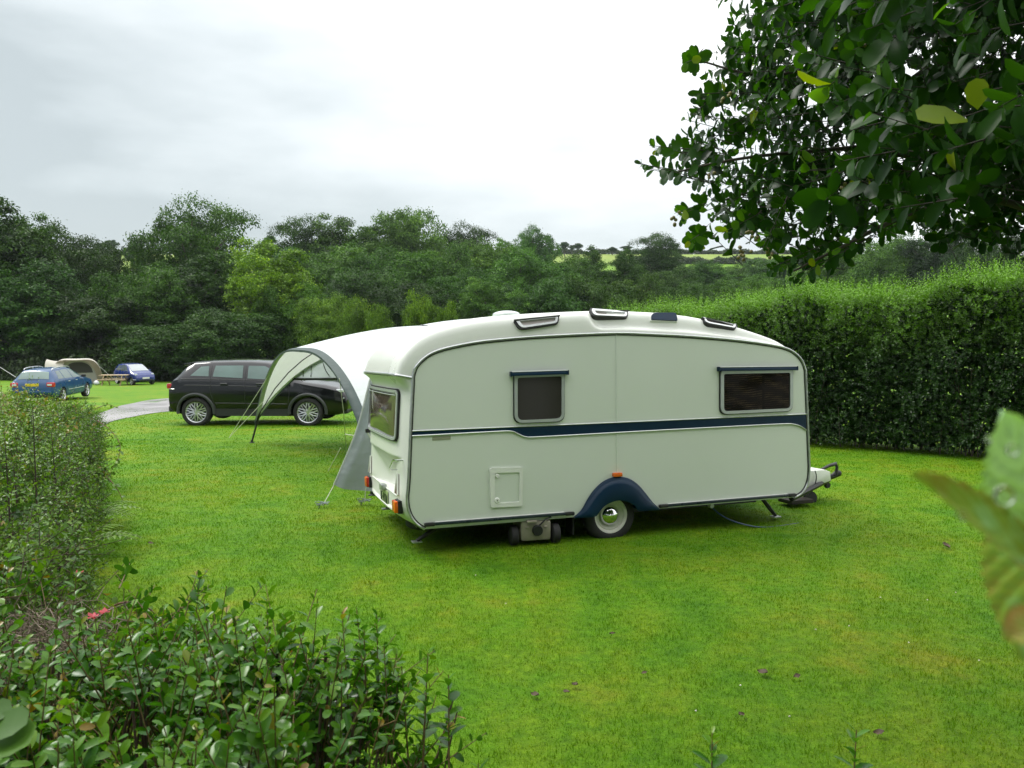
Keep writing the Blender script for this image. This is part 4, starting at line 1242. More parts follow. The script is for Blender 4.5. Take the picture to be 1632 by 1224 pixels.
# ---------------------------------------------------------------- tall hedge on the right
def tall_hedge():
    rng = np.random.default_rng(41)
    a, b = Vector((2.35, 20.5, 0)), Vector((10.6, 12.9, 0))
    dv = (b - a); ln_ = dv.length; dv.normalize(); nv = Vector((-dv.y, dv.x, 0))     # nv points away from the camera side
    if nv.y < 0: nv = -nv
    D = np.array(dv); Nv = np.array(nv); Up = np.array([0, 0, 1.0])
    wd = 1.9
    def top_h(s): return np.interp(s, [0, 2, 5, 8, ln_], [2.70, 2.88, 3.04, 3.16, 3.40]) + .10 * np.sin(s * 1.7) + .06 * np.sin(s * 4.1 + 1)
    def bulge(s, z): return .14 * np.sin(s * 2.1 + z * 1.3) + .10 * np.sin(s * 5.3 - z * 2.9) + .06 * np.sin(s * 11 + z * 7)
    parts = []
    # front face twigs
    def face(n, side, nl, L_):
        s = rng.uniform(-.2, ln_, n); z = rng.uniform(0.02, 1, n) ** .85; H = top_h(s); z = z * H
        keep = rng.random(n) < np.clip(.55 + z * 1.6, 0, 1); s, z = s[keep], z[keep]; n = len(s)
        off = bulge(s, z) + rng.exponential(.10, n) - .05
        o = (off if side < 0 else wd - off)
        base = np.array(a) + D * s[:, None] + Nv * o[:, None] + Up * z[:, None]
        base[:, 2] += ground(base[:, 0], base[:, 1])
        out_ = -Nv if side < 0 else Nv
        dirn = unit(out_ * .7 + Up * .55 + rng.normal(size=(n, 3)) * .45)
        tip = base + dirn * rng.uniform(.12, .30, n)[:, None]
        V, Fc, t = shoots(base, tip, nl, L_, .26, rng, tmean=.40, curl=.1)
        yg = np.clip((z / top_h(s) - .56) * 2.2, 0, 1) * rng.uniform(.3, 1, n)  # new growth towards the top, with sky-lit brightening painted into its tint
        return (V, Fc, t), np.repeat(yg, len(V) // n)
    Y = []
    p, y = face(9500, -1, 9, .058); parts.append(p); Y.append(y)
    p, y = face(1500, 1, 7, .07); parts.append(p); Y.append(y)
    # upright top shoots
    n = 5200; s = rng.uniform(-.3, ln_, n); o = rng.uniform(-.05, wd + .05, n); H = top_h(s)
    base = np.array(a) + D * s[:, None] + Nv * (o + bulge(s, H) * .5)[:, None] + Up * (H - .25)[:, None]
    base[:, 2] += ground(base[:, 0], base[:, 1])
    tip = base + unit(Up + rng.normal(size=(n, 3)) * .22) * rng.uniform(.26, .74, n)[:, None]
    V, Fc, t = shoots(base, tip, 13, .060, .23, rng, tmean=.6, up=.9)
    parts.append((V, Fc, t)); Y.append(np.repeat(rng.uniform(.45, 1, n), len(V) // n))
    # ragged ends, inner fill
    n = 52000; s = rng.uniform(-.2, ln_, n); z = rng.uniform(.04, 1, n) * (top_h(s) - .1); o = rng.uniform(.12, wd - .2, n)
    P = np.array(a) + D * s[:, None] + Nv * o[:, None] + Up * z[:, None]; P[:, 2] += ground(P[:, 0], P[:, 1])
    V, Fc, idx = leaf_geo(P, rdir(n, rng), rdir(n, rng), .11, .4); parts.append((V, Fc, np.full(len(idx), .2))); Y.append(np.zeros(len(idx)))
    V, Fc, t = merge(parts)
    h = empty('privet_hedge', a, 0, 'tall clipped green hedge with bright new top growth behind the caravan', 'hedge')
    off = np.array(a)
    np_mesh('foliage', V - off, Fc, leaf_mat('privet_leaf', [(0, (.007, .026, .003)), (.5, (.017, .053, .005)), (.85, (.032, .088, .008)), (1, (.08, .16, .015))], .22, .36, .28, young_skylit=(.15, .33, .010)), h, t, extra=np.concatenate(Y))
    # stems
    n = 170; s = rng.uniform(0, ln_, n); o = rng.uniform(.22, 1.4, n)
    b0 = np.array(a) + D * s[:, None] + Nv * o[:, None]; b0[:, 2] += ground(b0[:, 0], b0[:, 1]) - .05
    tp_ = b0 + unit(Up + rng.normal(size=(n, 3)) * .18) * rng.uniform(.9, 2.3, n)[:, None]
    V, Fc, t = stem_tubes(b0, tp_, .014, .006)
    np_mesh('stems', V - off, Fc, simple('grey_stem', (.13, .105, .08), .85, .35, 8), h)
tall_hedge()

# ---------------------------------------------------------------- low hedge: left run and front run
M_ESC = leaf_mat('glossy_hedge_leaf', [(0, (.014, .062, .007)), (.4, (.038, .130, .010)), (.7, (.078, .200, .013)), (.93, (.13, .25, .014)), (1, (.22, .15, .02))], .28, .26, .24)
M_MIX = leaf_mat('mixed_hedge_leaf', [(0, (.026, .072, .012)), (.4, (.070, .155, .020)), (.7, (.13, .235, .024)), (.9, (.13, .23, .015)), (1, (.22, .17, .04))], .24, .34, .3)
BARE = np.array(at_depth(45, 1040, 2.95))
def low_hedge_left():
    rng = np.random.default_rng(51)
    parts, st = [], []
    # right hand edge of the run in plan, as a function of distance
    def xr(y): return -.485 * y - .42 + .16 * np.sin(y * 2.3) + .10 * np.sin(y * 5.9)
    def htop(y, u): return np.interp(y, [3, 5, 8, 12.6], [1.30, 1.24, 1.22, 1.22]) + .13 * np.sin(y * 1.9 + u * 2) + .10 * np.sin(y * 4.7 - u * 5) + .06 * np.sin(y * 9.3 + u * 8) - .35 * np.exp(-u / .22)
    y0, y1 = 3.2, 12.7
    def add(n, y, u, z, dirn, ln_, nl, L_, hi, tm):
        x = xr(y) - u
        base = np.stack([x, y, ground(x, y) + z], -1)
        gap = np.sin(x * 3.1 + y * 1.7) * np.sin(y * 2.9 - x * 1.3 + z * 3) + .5 * np.sin(x * 7.7 + z * 6) * np.sin(y * 6.1 + z * 5)
        k = (rng.random(n) < np.clip(.80 + .75 * gap, .12, 1)) & (np.linalg.norm(base - BARE, axis=1) > .26)
        base, dirn, ln_ = base[k], dirn[k], ln_[k]
        tip = base + dirn * ln_[:, None]
        parts.append(shoots(base, tip, nl, L_, .30, rng, hi=hi, tmean=tm)); st.append((base, tip))
    Up = np.array([0, 0, 1.0])
    # top surface, denser near
    n = 4200; y = y0 + (y1 - y0) * rng.random(n) ** 1.15; u = rng.uniform(0, 1, n) ** 1.3 * (1.2 + .34 * y)
    z = htop(y, u) - rng.exponential(.10, n) - .1
    add(n, y, u, z, unit(Up + rng.normal(size=(n, 3)) * .55), rng.uniform(.10, .34, n), 10, .050, False, .56)
    # side face
    n = 4200; y = y0 + (y1 - y0) * rng.random(n); u = rng.exponential(.10, n); z = rng.uniform(.03, 1, n) ** .8 * htop(y, u + .3)
    add(n, y, u, z, unit(np.array([.75, .25, .45]) + rng.normal(size=(n, 3)) * .5), rng.uniform(.10, .26, n), 9, .042, False, .42)
    # far end face
    n = 900; y = y1 - rng.exponential(.12, n); u = rng.uniform(0, 4.5, n); z = rng.uniform(.05, 1, n) * htop(y, u)
    add(n, y, u, z, unit(np.array([.1, .8, .4]) + rng.normal(size=(n, 3)) * .5), rng.uniform(.12, .28, n), 9, .05, False, .5)
    # taller loose shoots
    n = 700; y = y0 + (y1 - y0) * rng.random(n); u = rng.uniform(0, 1, n) * (1 + .3 * y); z = htop(y, u) - .1
    add(n, y, u, z, unit(Up + rng.normal(size=(n, 3)) * .3), rng.uniform(.2, .55, n), 14, .045, False, .62)
    # bright bramble leaves on top of the far end
    n = 900; y = rng.uniform(8.0, 12.6, n); u = rng.uniform(0, 1, n) * 3.2; z = htop(y, u) - .02
    add(n, y, u, z, unit(Up + rng.normal(size=(n, 3)) * .7), rng.uniform(.08, .22, n), 5, .07, False, .82)
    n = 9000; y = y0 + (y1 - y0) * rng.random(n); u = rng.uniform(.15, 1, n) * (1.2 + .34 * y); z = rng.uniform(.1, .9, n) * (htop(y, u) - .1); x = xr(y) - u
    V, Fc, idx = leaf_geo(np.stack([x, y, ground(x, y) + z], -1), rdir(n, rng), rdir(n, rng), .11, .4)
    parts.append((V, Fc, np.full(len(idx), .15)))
    V, Fc, t = merge(parts)
    h = empty('bramble_hedge', (-3.6, 8, 0), 0, 'low unkempt mixed hedge with brambles running along the left of the lawn', 'hedge')
    off = np.array([-3.6, 8, 0])
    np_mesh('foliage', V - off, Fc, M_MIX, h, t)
    B = np.concatenate([s[0] for s in st]); T = np.concatenate([s[1] for s in st])
    n = 900; y = y0 + (y1 - y0) * rng.random(n); u = rng.uniform(0, 1, n) * (1 + .3 * y); x = xr(y) - u - .05
    b0 = np.stack([x, y, ground(x, y) + 0 * x], -1); t0 = b0 + unit(Up + rng.normal(size=(n, 3)) * .3) * rng.uniform(.5, 1.15, n)[:, None]
    V1, F1, t1 = stem_tubes(b0, t0, .007, .003); V2, F2, t2 = stem_tubes(B, T, .0022, .001)
    V, Fc, t = merge([(V1, F1, t1), (V2, F2, t2)])
    np_mesh('stems', V - off, Fc, M_TWIG, h)
    # tall dark bare stems and dead twigs
    for px, pyt, pyb, d in ((52, 648, 905, 5.6), (8, 700, 870, 5.0), (82, 690, 790, 6.6), (22, 742, 850, 5.4), (105, 742, 800, 8.0)):
        a_, b_ = at_depth(px, pyt, d), at_depth(px + 6, pyb, d)
        b_ = b_ + Vector((0, 0, -.3))
        tube('bare_stem', [b_ - off_v(off), b_.lerp(a_, .5) + Vector((.01, 0, 0)) - off_v(off), a_ - off_v(off)], [.008, .006, .002], simple('dark_stem', (.045, .028, .022), .8, .3, 20), h, 5)
    n = 900; c = at_depth(45, 1040, 2.95)
    P = np.array(c) + np.clip(rng.normal(size=(n, 3)), -1.5, 1.5) * np.array([.15, .18, .07]); T = P + unit(rng.normal(size=(n, 3)) + np.array([.1, 0, .2])) * rng.uniform(.04, .13, n)[:, None]
    V, Fc, t = stem_tubes(P, T, .0024, .001)
    tag(np_mesh('dead_twigs', V - off, Fc, M_DEADTW, h), kind='stuff')
    return h
def off_v(o): return Vector((float(o[0]), float(o[1]), float(o[2])))
low_hedge_left()

def front_hedge():
    rng = np.random.default_rng(61); parts, st = [], []
    # plan: a run across in front of the camera; height falls to the right
    def htop(x, y):
        h = np.interp(x, [-3.2, -1.6, -1.0, -.62, -.42, -.28, -.16, 2.2], [1.38, 1.40, 1.42, 1.44, 1.36, 1.16, .95, .92])
        back = np.interp(x, [-3, -1.5, -1.1, -.6, -.3, 2], [3.4, 3.2, 2.72, 2.55, 2.3, 2.1])
        h = h - np.clip((y - (back - .35)) / .35, 0, 2) ** 2 * .35
        return h + .05 * np.sin(x * 7 + y * 3) + .04 * np.sin(x * 15 - y * 9), back
    Up = np.array([0, 0, 1.0])
    def add(x, y, z, dirn, ln_, nl, L_, tm, wd=.27, hi=True):
        base = np.stack([x, y, z], -1)
        gap = np.sin(x * 6.3 + y * 3.7) * np.sin(y * 6.9 - x * 2.3) + .4 * np.sin(x * 15 + y * 4) * np.sin(y * 13)
        k = (rng.random(len(x)) < np.clip(.85 + .8 * gap, .10, 1)) & (np.linalg.norm(base - BARE, axis=1) > .34)
        base, dirn, ln_ = base[k], dirn[k], ln_[k]
        tip = base + dirn * ln_[:, None]
        parts.append(shoots(base, tip, nl, L_, wd, rng, hi=hi, tmean=tm, curl=.14, t0=.05)); st.append((base, tip))
    n = 2500; x = rng.uniform(-3.0, -.22, n); y = 1.15 + rng.random(n) * 2.2
    h, back = htop(x, y); k = y < back; x, y, h = x[k], y[k], h[k]; n = len(x)
    add(x, y, h - .16 - rng.exponential(.06, n), unit(Up + rng.normal(size=(n, 3)) * .40), rng.uniform(.14, .34, n), 13, .050, .54)
    # back side face towards the lawn
    n = 650; x = rng.uniform(-2.2, -.25, n); h, back = htop(x, np.zeros(n)); y = back - rng.exponential(.06, n); z = rng.uniform(.2, 1, n) * 1.35
    z = np.minimum(z, h - .1)
    add(x, y, z, unit(np.array([.2, .7, .5]) + rng.normal(size=(n, 3)) * .45), rng.uniform(.12, .28, n), 11, .050, .54)
    # right end and low run towards the right (out of frame but its shoots reach up)
    n = 500; x = rng.uniform(-.1, 1.9, n); y = rng.uniform(1.2, 2.0, n); h, back = htop(x, y)
    add(x, y, h - .18, unit(Up + rng.normal(size=(n, 3)) * .35), rng.uniform(.08, .16, n), 10, .04, .48)
    # tall leading shoots, traced where the photograph has them standing clear of the lawn
    for px, pt, pb, d in ((362, 965, 1130, 2.45), (425, 955, 1120, 2.4), (395, 990, 1120, 2.4), (545, 975, 1160, 2.3), (580, 1000, 1120, 2.35), (612, 1030, 1150, 2.3), (682, 1040, 1190, 2.15), (715, 1075, 1200, 2.1),
                          (455, 985, 1130, 2.4), (520, 1010, 1120, 2.45), (300, 1000, 1120, 2.6), (640, 1062, 1180, 2.3), (1135, 1168, 1300, 2.05), (1365, 1163, 1300, 2.0), (762, 1216, 1320, 2.0), (232, 985, 1060, 2.8), (600, 975, 1140, 2.5), (335, 1002, 1130, 2.5)):
        a_, b_ = np.array(at_depth(px, pt, d))[None], np.array(at_depth(px + rng.uniform(-14, 14), pb, d - .05))[None]
        parts.append(shoots(b_, a_, int(9 + (pb - pt) * .07), .056, .25, rng, hi=True, tmean=.52, curl=.14, t0=.05)); st.append((b_, a_))
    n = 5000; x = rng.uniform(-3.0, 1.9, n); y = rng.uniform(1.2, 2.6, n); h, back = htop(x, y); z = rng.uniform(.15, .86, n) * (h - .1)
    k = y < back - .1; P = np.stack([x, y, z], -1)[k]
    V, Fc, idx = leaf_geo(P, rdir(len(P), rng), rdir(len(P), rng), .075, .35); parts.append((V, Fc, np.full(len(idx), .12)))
    V, Fc, t = merge(parts)
    off = np.array([-1.0, 2.0, 0])
    h_ = empty('glossy_hedge', off, 0, 'clipped hedge of small glossy leaves with tall shoots in the front left corner', 'hedge')
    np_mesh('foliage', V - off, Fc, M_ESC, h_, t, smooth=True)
    B = np.concatenate([s[0] for s in st]); T = np.concatenate([s[1] for s in st])
    V2, F2, t2 = stem_tubes(B - unit(T - B) * .10, T, .0030, .0013)
    np_mesh('shoot_stems', V2 - off, F2, simple('green_brown_stem', (.16, .11, .035), .6, .4, 30), h_)
    n = 620; x = rng.uniform(-3, -.34, n); y = rng.uniform(1.2, 2.4, n); h, back = htop(x, y)
    b0 = np.stack([x, y, 0 * x], -1); t0 = b0 + unit(Up + rng.normal(size=(n, 3)) * .22) * (h * .93)[:, None]
    V1, F1, t1 = stem_tubes(b0, t0, .008, .0035)
    np_mesh('branches', V1 - off, F1, M_TWIG, h_)
front_hedge()

# red flowers and arching bramble on the hedge
def flower(px, py, d, s, label, seed):
    rg = random.Random(seed); p = at_depth(px, py, d); bm = bmesh.new()
    for k in range(7):
        a = k * .9 + rg.uniform(-.2, .2); u = rg.uniform(-.2, .6)
        D = Vector((math.cos(a), math.sin(a), u)).normalized() * s; S = D.cross(Vector((0, 0, 1))).normalized() * s * .42
        b0 = [bm.verts.new(v) for v in ((0, 0, 0), D * .55 + S, D * 1.0 + Vector((0, 0, .2 * s)), D * .55 - S)]
        bm.faces.new(b0)
    o = bm_obj('hedge_flower', bm, simple('crimson_petal', (.40, .010, .025), .5, .2, 50), None, 0); o.location = p
    return tag(o, label, 'flower', 'red flowers on the low hedge')
flower(148, 983, 2.75, .023, 'larger crimson flower below the arching bramble stem', 1)
flower(166, 976, 2.75, .021, 'crimson flower touching the larger crimson flower on its right', 2)
flower(126, 914, 3.6, .022, 'small red flower on the low hedge above the crimson flowers', 3)
def bramble(name, pts, leaves, lsize, label, seed, col=(.16, .06, .035)):
    rng = np.random.default_rng(seed)
    P = smooth_path([np.array(at_depth(*q)) for q in pts], 6)
    o0 = Vector(P[0]); t = empty(name, o0, 0, label, 'bramble', 'bramble stems arching out of the hedge')
    tube('stem', [Vector(q) - o0 for q in P], [.006 * (1 - .6 * i / len(P)) for i in range(len(P))], simple('red_brown_stem', col, .6, .3, 20), t, 6)
    n = leaves; idx = rng.integers(len(P) // 4, len(P), n); B = np.array(P)[idx] - np.array(o0)
    D = unit(rng.normal(size=(n, 3)) + np.array([0, 0, -.1])); 
    V, Fc, ii = leaf_geo(B, D, unit(rng.normal(size=(n, 3)) * .5 + np.array([0, -.2, 1])), lsize * rng.uniform(.7, 1.3, n), .36, hi=True, curl=.2)
    np_mesh('leaves', V, Fc, M_MIX, t, np.clip(rng.normal(size=n) * .15 + .5, 0, 1)[ii])
bramble('bramble_spray', [(150, 990, 3.3), (168, 975, 3.25), (190, 962, 3.2), (215, 960, 3.2), (240, 972, 3.2), (250, 985, 3.2)], 13, .045, 'arching bramble stem with dark leaves above the crimson flowers', 71)
bramble('bramble_spray', [(150, 668, 11.6), (172, 682, 11.5), (190, 705, 11.4), (190, 725, 11.3), (180, 745, 11.2), (170, 765, 11.1)], 26, .06, 'bramble loop hanging out of the far end of the low hedge', 72)
bramble('bramble_spray', [(160, 752, 9.8), (178, 768, 9.7), (190, 785, 9.7), (197, 801, 9.7)], 10, .06, 'short bramble stem touching the lawn below the bramble loop', 73)
bramble('bramble_spray', [(120, 660, 11.8), (145, 655, 11.9), (170, 645, 12), (186, 650, 12)], 14, .05, 'bramble tip sticking out towards the tarmac track', 74)
# fern fronds at the foot of the hedge
def fern(px, py, d, size, label, seed):
    rng = np.random.default_rng(seed); p = at_depth(px, py, d); p.z = float(ground(p.x, p.y)) + .1
    t = empty('fern', p, 0, label, 'fern', 'ferns at the foot of the low hedge'); parts = []; bm = bmesh.new()
    for k in range(7):
        a = rng.uniform(-1.3, 1.3); D = np.array([math.cos(a), math.sin(a), 0]); pts = []
        for i in range(12):
            q = i / 11; pts.append(D * size * q + np.array([0, 0, size * (.75 * q - .62 * q * q)]))
        add_tube(bm, pts, .003, 4)
        for i in range(1, 12):
            S = np.cross(D, [0, 0, 1.0]); ll = size * .26 * math.sin(math.pi * (i / 12) ** .7)
            for s in (-1, 1):
                V, Fc, ii = leaf_geo(np.array([pts[i]]), np.array([S * s + D * .5]), np.array([[0, 0, 1.0]]), ll, .14); parts.append((V, Fc, np.full(len(ii), rng.uniform(.55, .85))))
    V, Fc, tt = merge(parts); np_mesh('fronds', V, Fc, M_MIX, t, tt); bm_obj('stalks', bm, simple('fern_stalk', (.10, .16, .03), .6), t)
fern(135, 792, 9.3, .62, 'upper green fern at the foot of the low hedge', 81)
fern(120, 860, 8.0, .6, 'lower green fern at the foot of the low hedge', 82)

# ---------------------------------------------------------------- overhanging tree, upper right
def overhang():
    rng = np.random.default_rng(91)
    D0 = 4.3
    sil = [(1160, -20), (1140, 40), (1095, 92), (1122, 135), (1075, 195), (1008, 248), (1040, 275), (1095, 300), (1078, 345), (1098, 385), (1150, 372), (1200, 396), (1218, 428), (1262, 440), (1290, 425), (1345, 385), (1420, 360), (1480, 372), (1530, 410), (1600, 418), (1700, 415), (2300, 330), (2300, -1100), (1300, -700)]
    poly_ = np.array([[at_depth(px, py, D0).x, at_depth(px, py, D0).z] for px, py in sil])
    anc = np.array([at_depth(1650, 60, D0).x, at_depth(1650, 60, D0).z])
    def inside(p):
        x, z = p[:, 0], p[:, 1]; c = np.zeros(len(p), bool); j = len(poly_) - 1
        for i in range(len(poly_)):
            xi, zi = poly_[i]; xj, zj = poly_[j]
            c ^= ((zi > z) != (zj > z)) & (x < (xj - xi) * (z - zi) / (zj - zi + 1e-12) + xi); j = i
        return c
    trunk = Vector((4.6, 4.2, 0))
    def sample(n, x0, x1, z0, z1, d0, d1, shrink=.25):
        x, z, d = rng.uniform(x0, x1, n), rng.uniform(z0, z1, n), rng.uniform(d0, d1, n)
        k = 1 - shrink * np.abs(d - D0) / 1.3
        q = anc + (np.stack([x, z], -1) - anc) / k[:, None]
        m = inside(q); return np.stack([x, d, z], -1)[m]
    parts, st = [], []
    # twig ends: visible part
    E = sample(4600, .5, 3.4, 2.3, 4.9, 3.1, 5.9)
    E2 = sample(6500, 1.2, 7.5, 2.4, 7.5, .8, 8.5, .12); E2 = E2[(E2[:, 0] > 3.0) | (E2[:, 2] > 4.4)]  # crown carried on out of view, extended to shade the lawn
    for EE, L_, nl, hi in ((E, .081, 6, True), (E2, .11, 7, False)):
        n = len(EE); tr = np.array([4.4, 4.2, 3.6])
        dirn = unit(EE - tr + rng.normal(size=(n, 3)) * .5) * np.array([1, 1, .6]) + np.array([0, 0, .05])
        dirn = unit(dirn + rng.normal(size=(n, 3)) * .35)
        base = EE - dirn * rng.uniform(.10, .22, n)[:, None]
        V, Fc, t = shoots(base, EE, nl, L_, .34, rng, hi=hi, tmean=.45, curl=.16, t0=.0, up=.45)
        parts.append((V, Fc, t)); st.append((base - dirn * .05, EE))
    # large leaves of the nearest twigs
    n = 46; EE = np.array([at_depth(rng.uniform(1270, 1700), rng.uniform(-20, 340), rng.uniform(2.2, 3.0)) for _ in range(n)])
    base = EE + np.array([.13, .0, .04]) + rng.normal(size=(n, 3)) * .05
    parts.append(shoots(base, EE, 6, .105, .28, rng, hi=True, tmean=.45, curl=.18, t0=.1)); st.append((base, EE))
    B_ = np.array([at_depth(1542, 190, 2.4), at_depth(1558, 175, 2.38)]); T_ = np.array([at_depth(1476, 180, 2.34), at_depth(1556, 128, 2.38)])
    V, Fc, ii = leaf_geo(B_, T_ - B_, np.array([[.1, -.6, .75], [-.5, -.75, .3]]), np.linalg.norm(T_ - B_, axis=1) * 1.1, .36, hi=True, curl=.12); parts.append((V, Fc, np.full(len(ii), .998)))
    # explicit outlying sprigs
    for a_, b_, nl in (((1075, 275), (1012, 258), 7), ((1090, 240), (1035, 232), 7), ((1110, 90), (1092, 100), 5), ((1140, 150), (1110, 150), 5), ((1100, 330), (1075, 340), 4), ((1115, 370), (1098, 385), 5), ((1290, 400), (1225, 428), 9), ((1330, 400), (1262, 442), 8), ((1420, 350), (1330, 400), 9), ((1180, 350), (1150, 372), 6), ((1240, 340), (1215, 396), 7)):
        for q in range(4):
            ex = (a_[0] + (a_[0] - b_[0]) * .9, a_[1] + (a_[1] - b_[1]) * .6); b0 = np.array(at_depth(ex[0] + rng.uniform(-8, 8), ex[1] + rng.uniform(-8, 8), 4.1 + q * .2))[None]; t0 = np.array(at_depth(b_[0] + 4 * q, b_[1] + 3 * q, 3.8 + q * .25))[None]
            parts.append(shoots(b0, t0, nl + 2, .075, .30, rng, hi=True, tmean=.55, curl=.16, t0=.1)); st.append((b0, t0))
    V, Fc, t = merge(parts)
    o = np.array(trunk)
    tr_ = empty('whitebeam_tree', trunk, 0, 'broad leaved tree with green berries overhanging the upper right corner', 'tree')
    np_mesh('crown', V - o, Fc, leaf_mat('whitebeam_leaf', [(0, (.006, .022, .004)), (.45, (.012, .042, .006)), (.8, (.028, .082, .008)), (.985, (.09, .19, .02)), (1, (.16, .20, .010))], .34, .34, .12, tcol=(2.4, 2.7, .35)), tr_, t, smooth=True)
    B = np.concatenate([s[0] for s in st]); T = np.concatenate([s[1] for s in st])
    V2, F2, t2 = stem_tubes(B, T, .0026, .0012)
    np_mesh('twigs', V2 - o, F2, simple('dark_twig', (.035, .026, .02), .7, .3, 20), tr_)
    bm = bmesh.new()
    add_tube(bm, [(0, 0, -.3), (-.1, .05, 1.2), (-.15, 0, 2.6), (-.1, 0, 4.2), (.1, 0, 6)], [.19, .16, .13, .09, .04], 10)
    def P_(px, py, d): return at_depth(px, py, d) - trunk
    for ln_ in ([(-.12, .02, 2.0), P_(1632, 330, 4.2), P_(1450, 345, 4.1), P_(1340, 395, 3.95), P_(1265, 432, 3.9)], [(-.14, 0, 2.4), P_(1600, 190, 5.2), P_(1400, 230, 4.9), P_(1200, 250, 4.2), P_(1075, 275, 4.1)],
                [(-.1, 0, 2.9), P_(1600, 40, 5.3), P_(1400, 70, 5.0), P_(1240, 120, 4.4), P_(1120, 98, 4.3)], [(-.12, .05, 2.2), P_(1500, 260, 5.2), P_(1300, 280, 5.2), P_(1150, 320, 5.0)],
                [(-.1, -.05, 2.3), P_(1580, 120, 4.7), P_(1400, 170, 4.6), P_(1300, 210, 4.5)], [(-.1, 0, 3.4), P_(1500, -150, 4.5), P_(1250, -60, 4.5)], [(-.1, 0, 3.2), (-1.6, -1.8, 3.6), (-2.6, -2.6, 3.9)], [(0, 0, 3.5), (1.2, 1.6, 4.4), (1.8, 2.6, 5.0)]):
        pts = smooth_path([tuple(q) for q in ln_], 5); m = len(pts)
        add_tube(bm, pts, [.022 * (1 - i / m) ** 1.3 + .004 for i in range(m)], 7)
    bm_obj('trunk', bm, M_BARK, tr_, 60)
    # berries
    bm = bmesh.new()
    for px, py, d in ((1178, 395, 3.85), (1188, 402, 3.85), (1183, 408, 3.85), (1222, 403, 3.9), (1230, 408, 3.9), (1160, 150, 3.8), (1152, 158, 3.8), (1376, 75, 3.7), (1368, 82, 3.7), (1382, 84, 3.7), (1080, 352, 3.8), (1074, 345, 3.8), (1196, 370, 3.85), (1202, 378, 3.85), (1130, 280, 3.9), (1345, 300, 3.6), (1352, 306, 3.6)):
        for q in range(3):
            p = at_depth(px, py, d) - trunk + Vector((rng.normal() * .010, rng.normal() * .01, rng.normal() * .010))
            r_ = bmesh.ops.create_icosphere(bm, subdivisions=2, radius=.0085)
            for v in r_['verts']: v.co += p
    tag(bm_obj('berries', bm, simple('green_brown_berry', (.20, .17, .05), .45, .3, 60), tr_, 80), kind='stuff')
overhang()

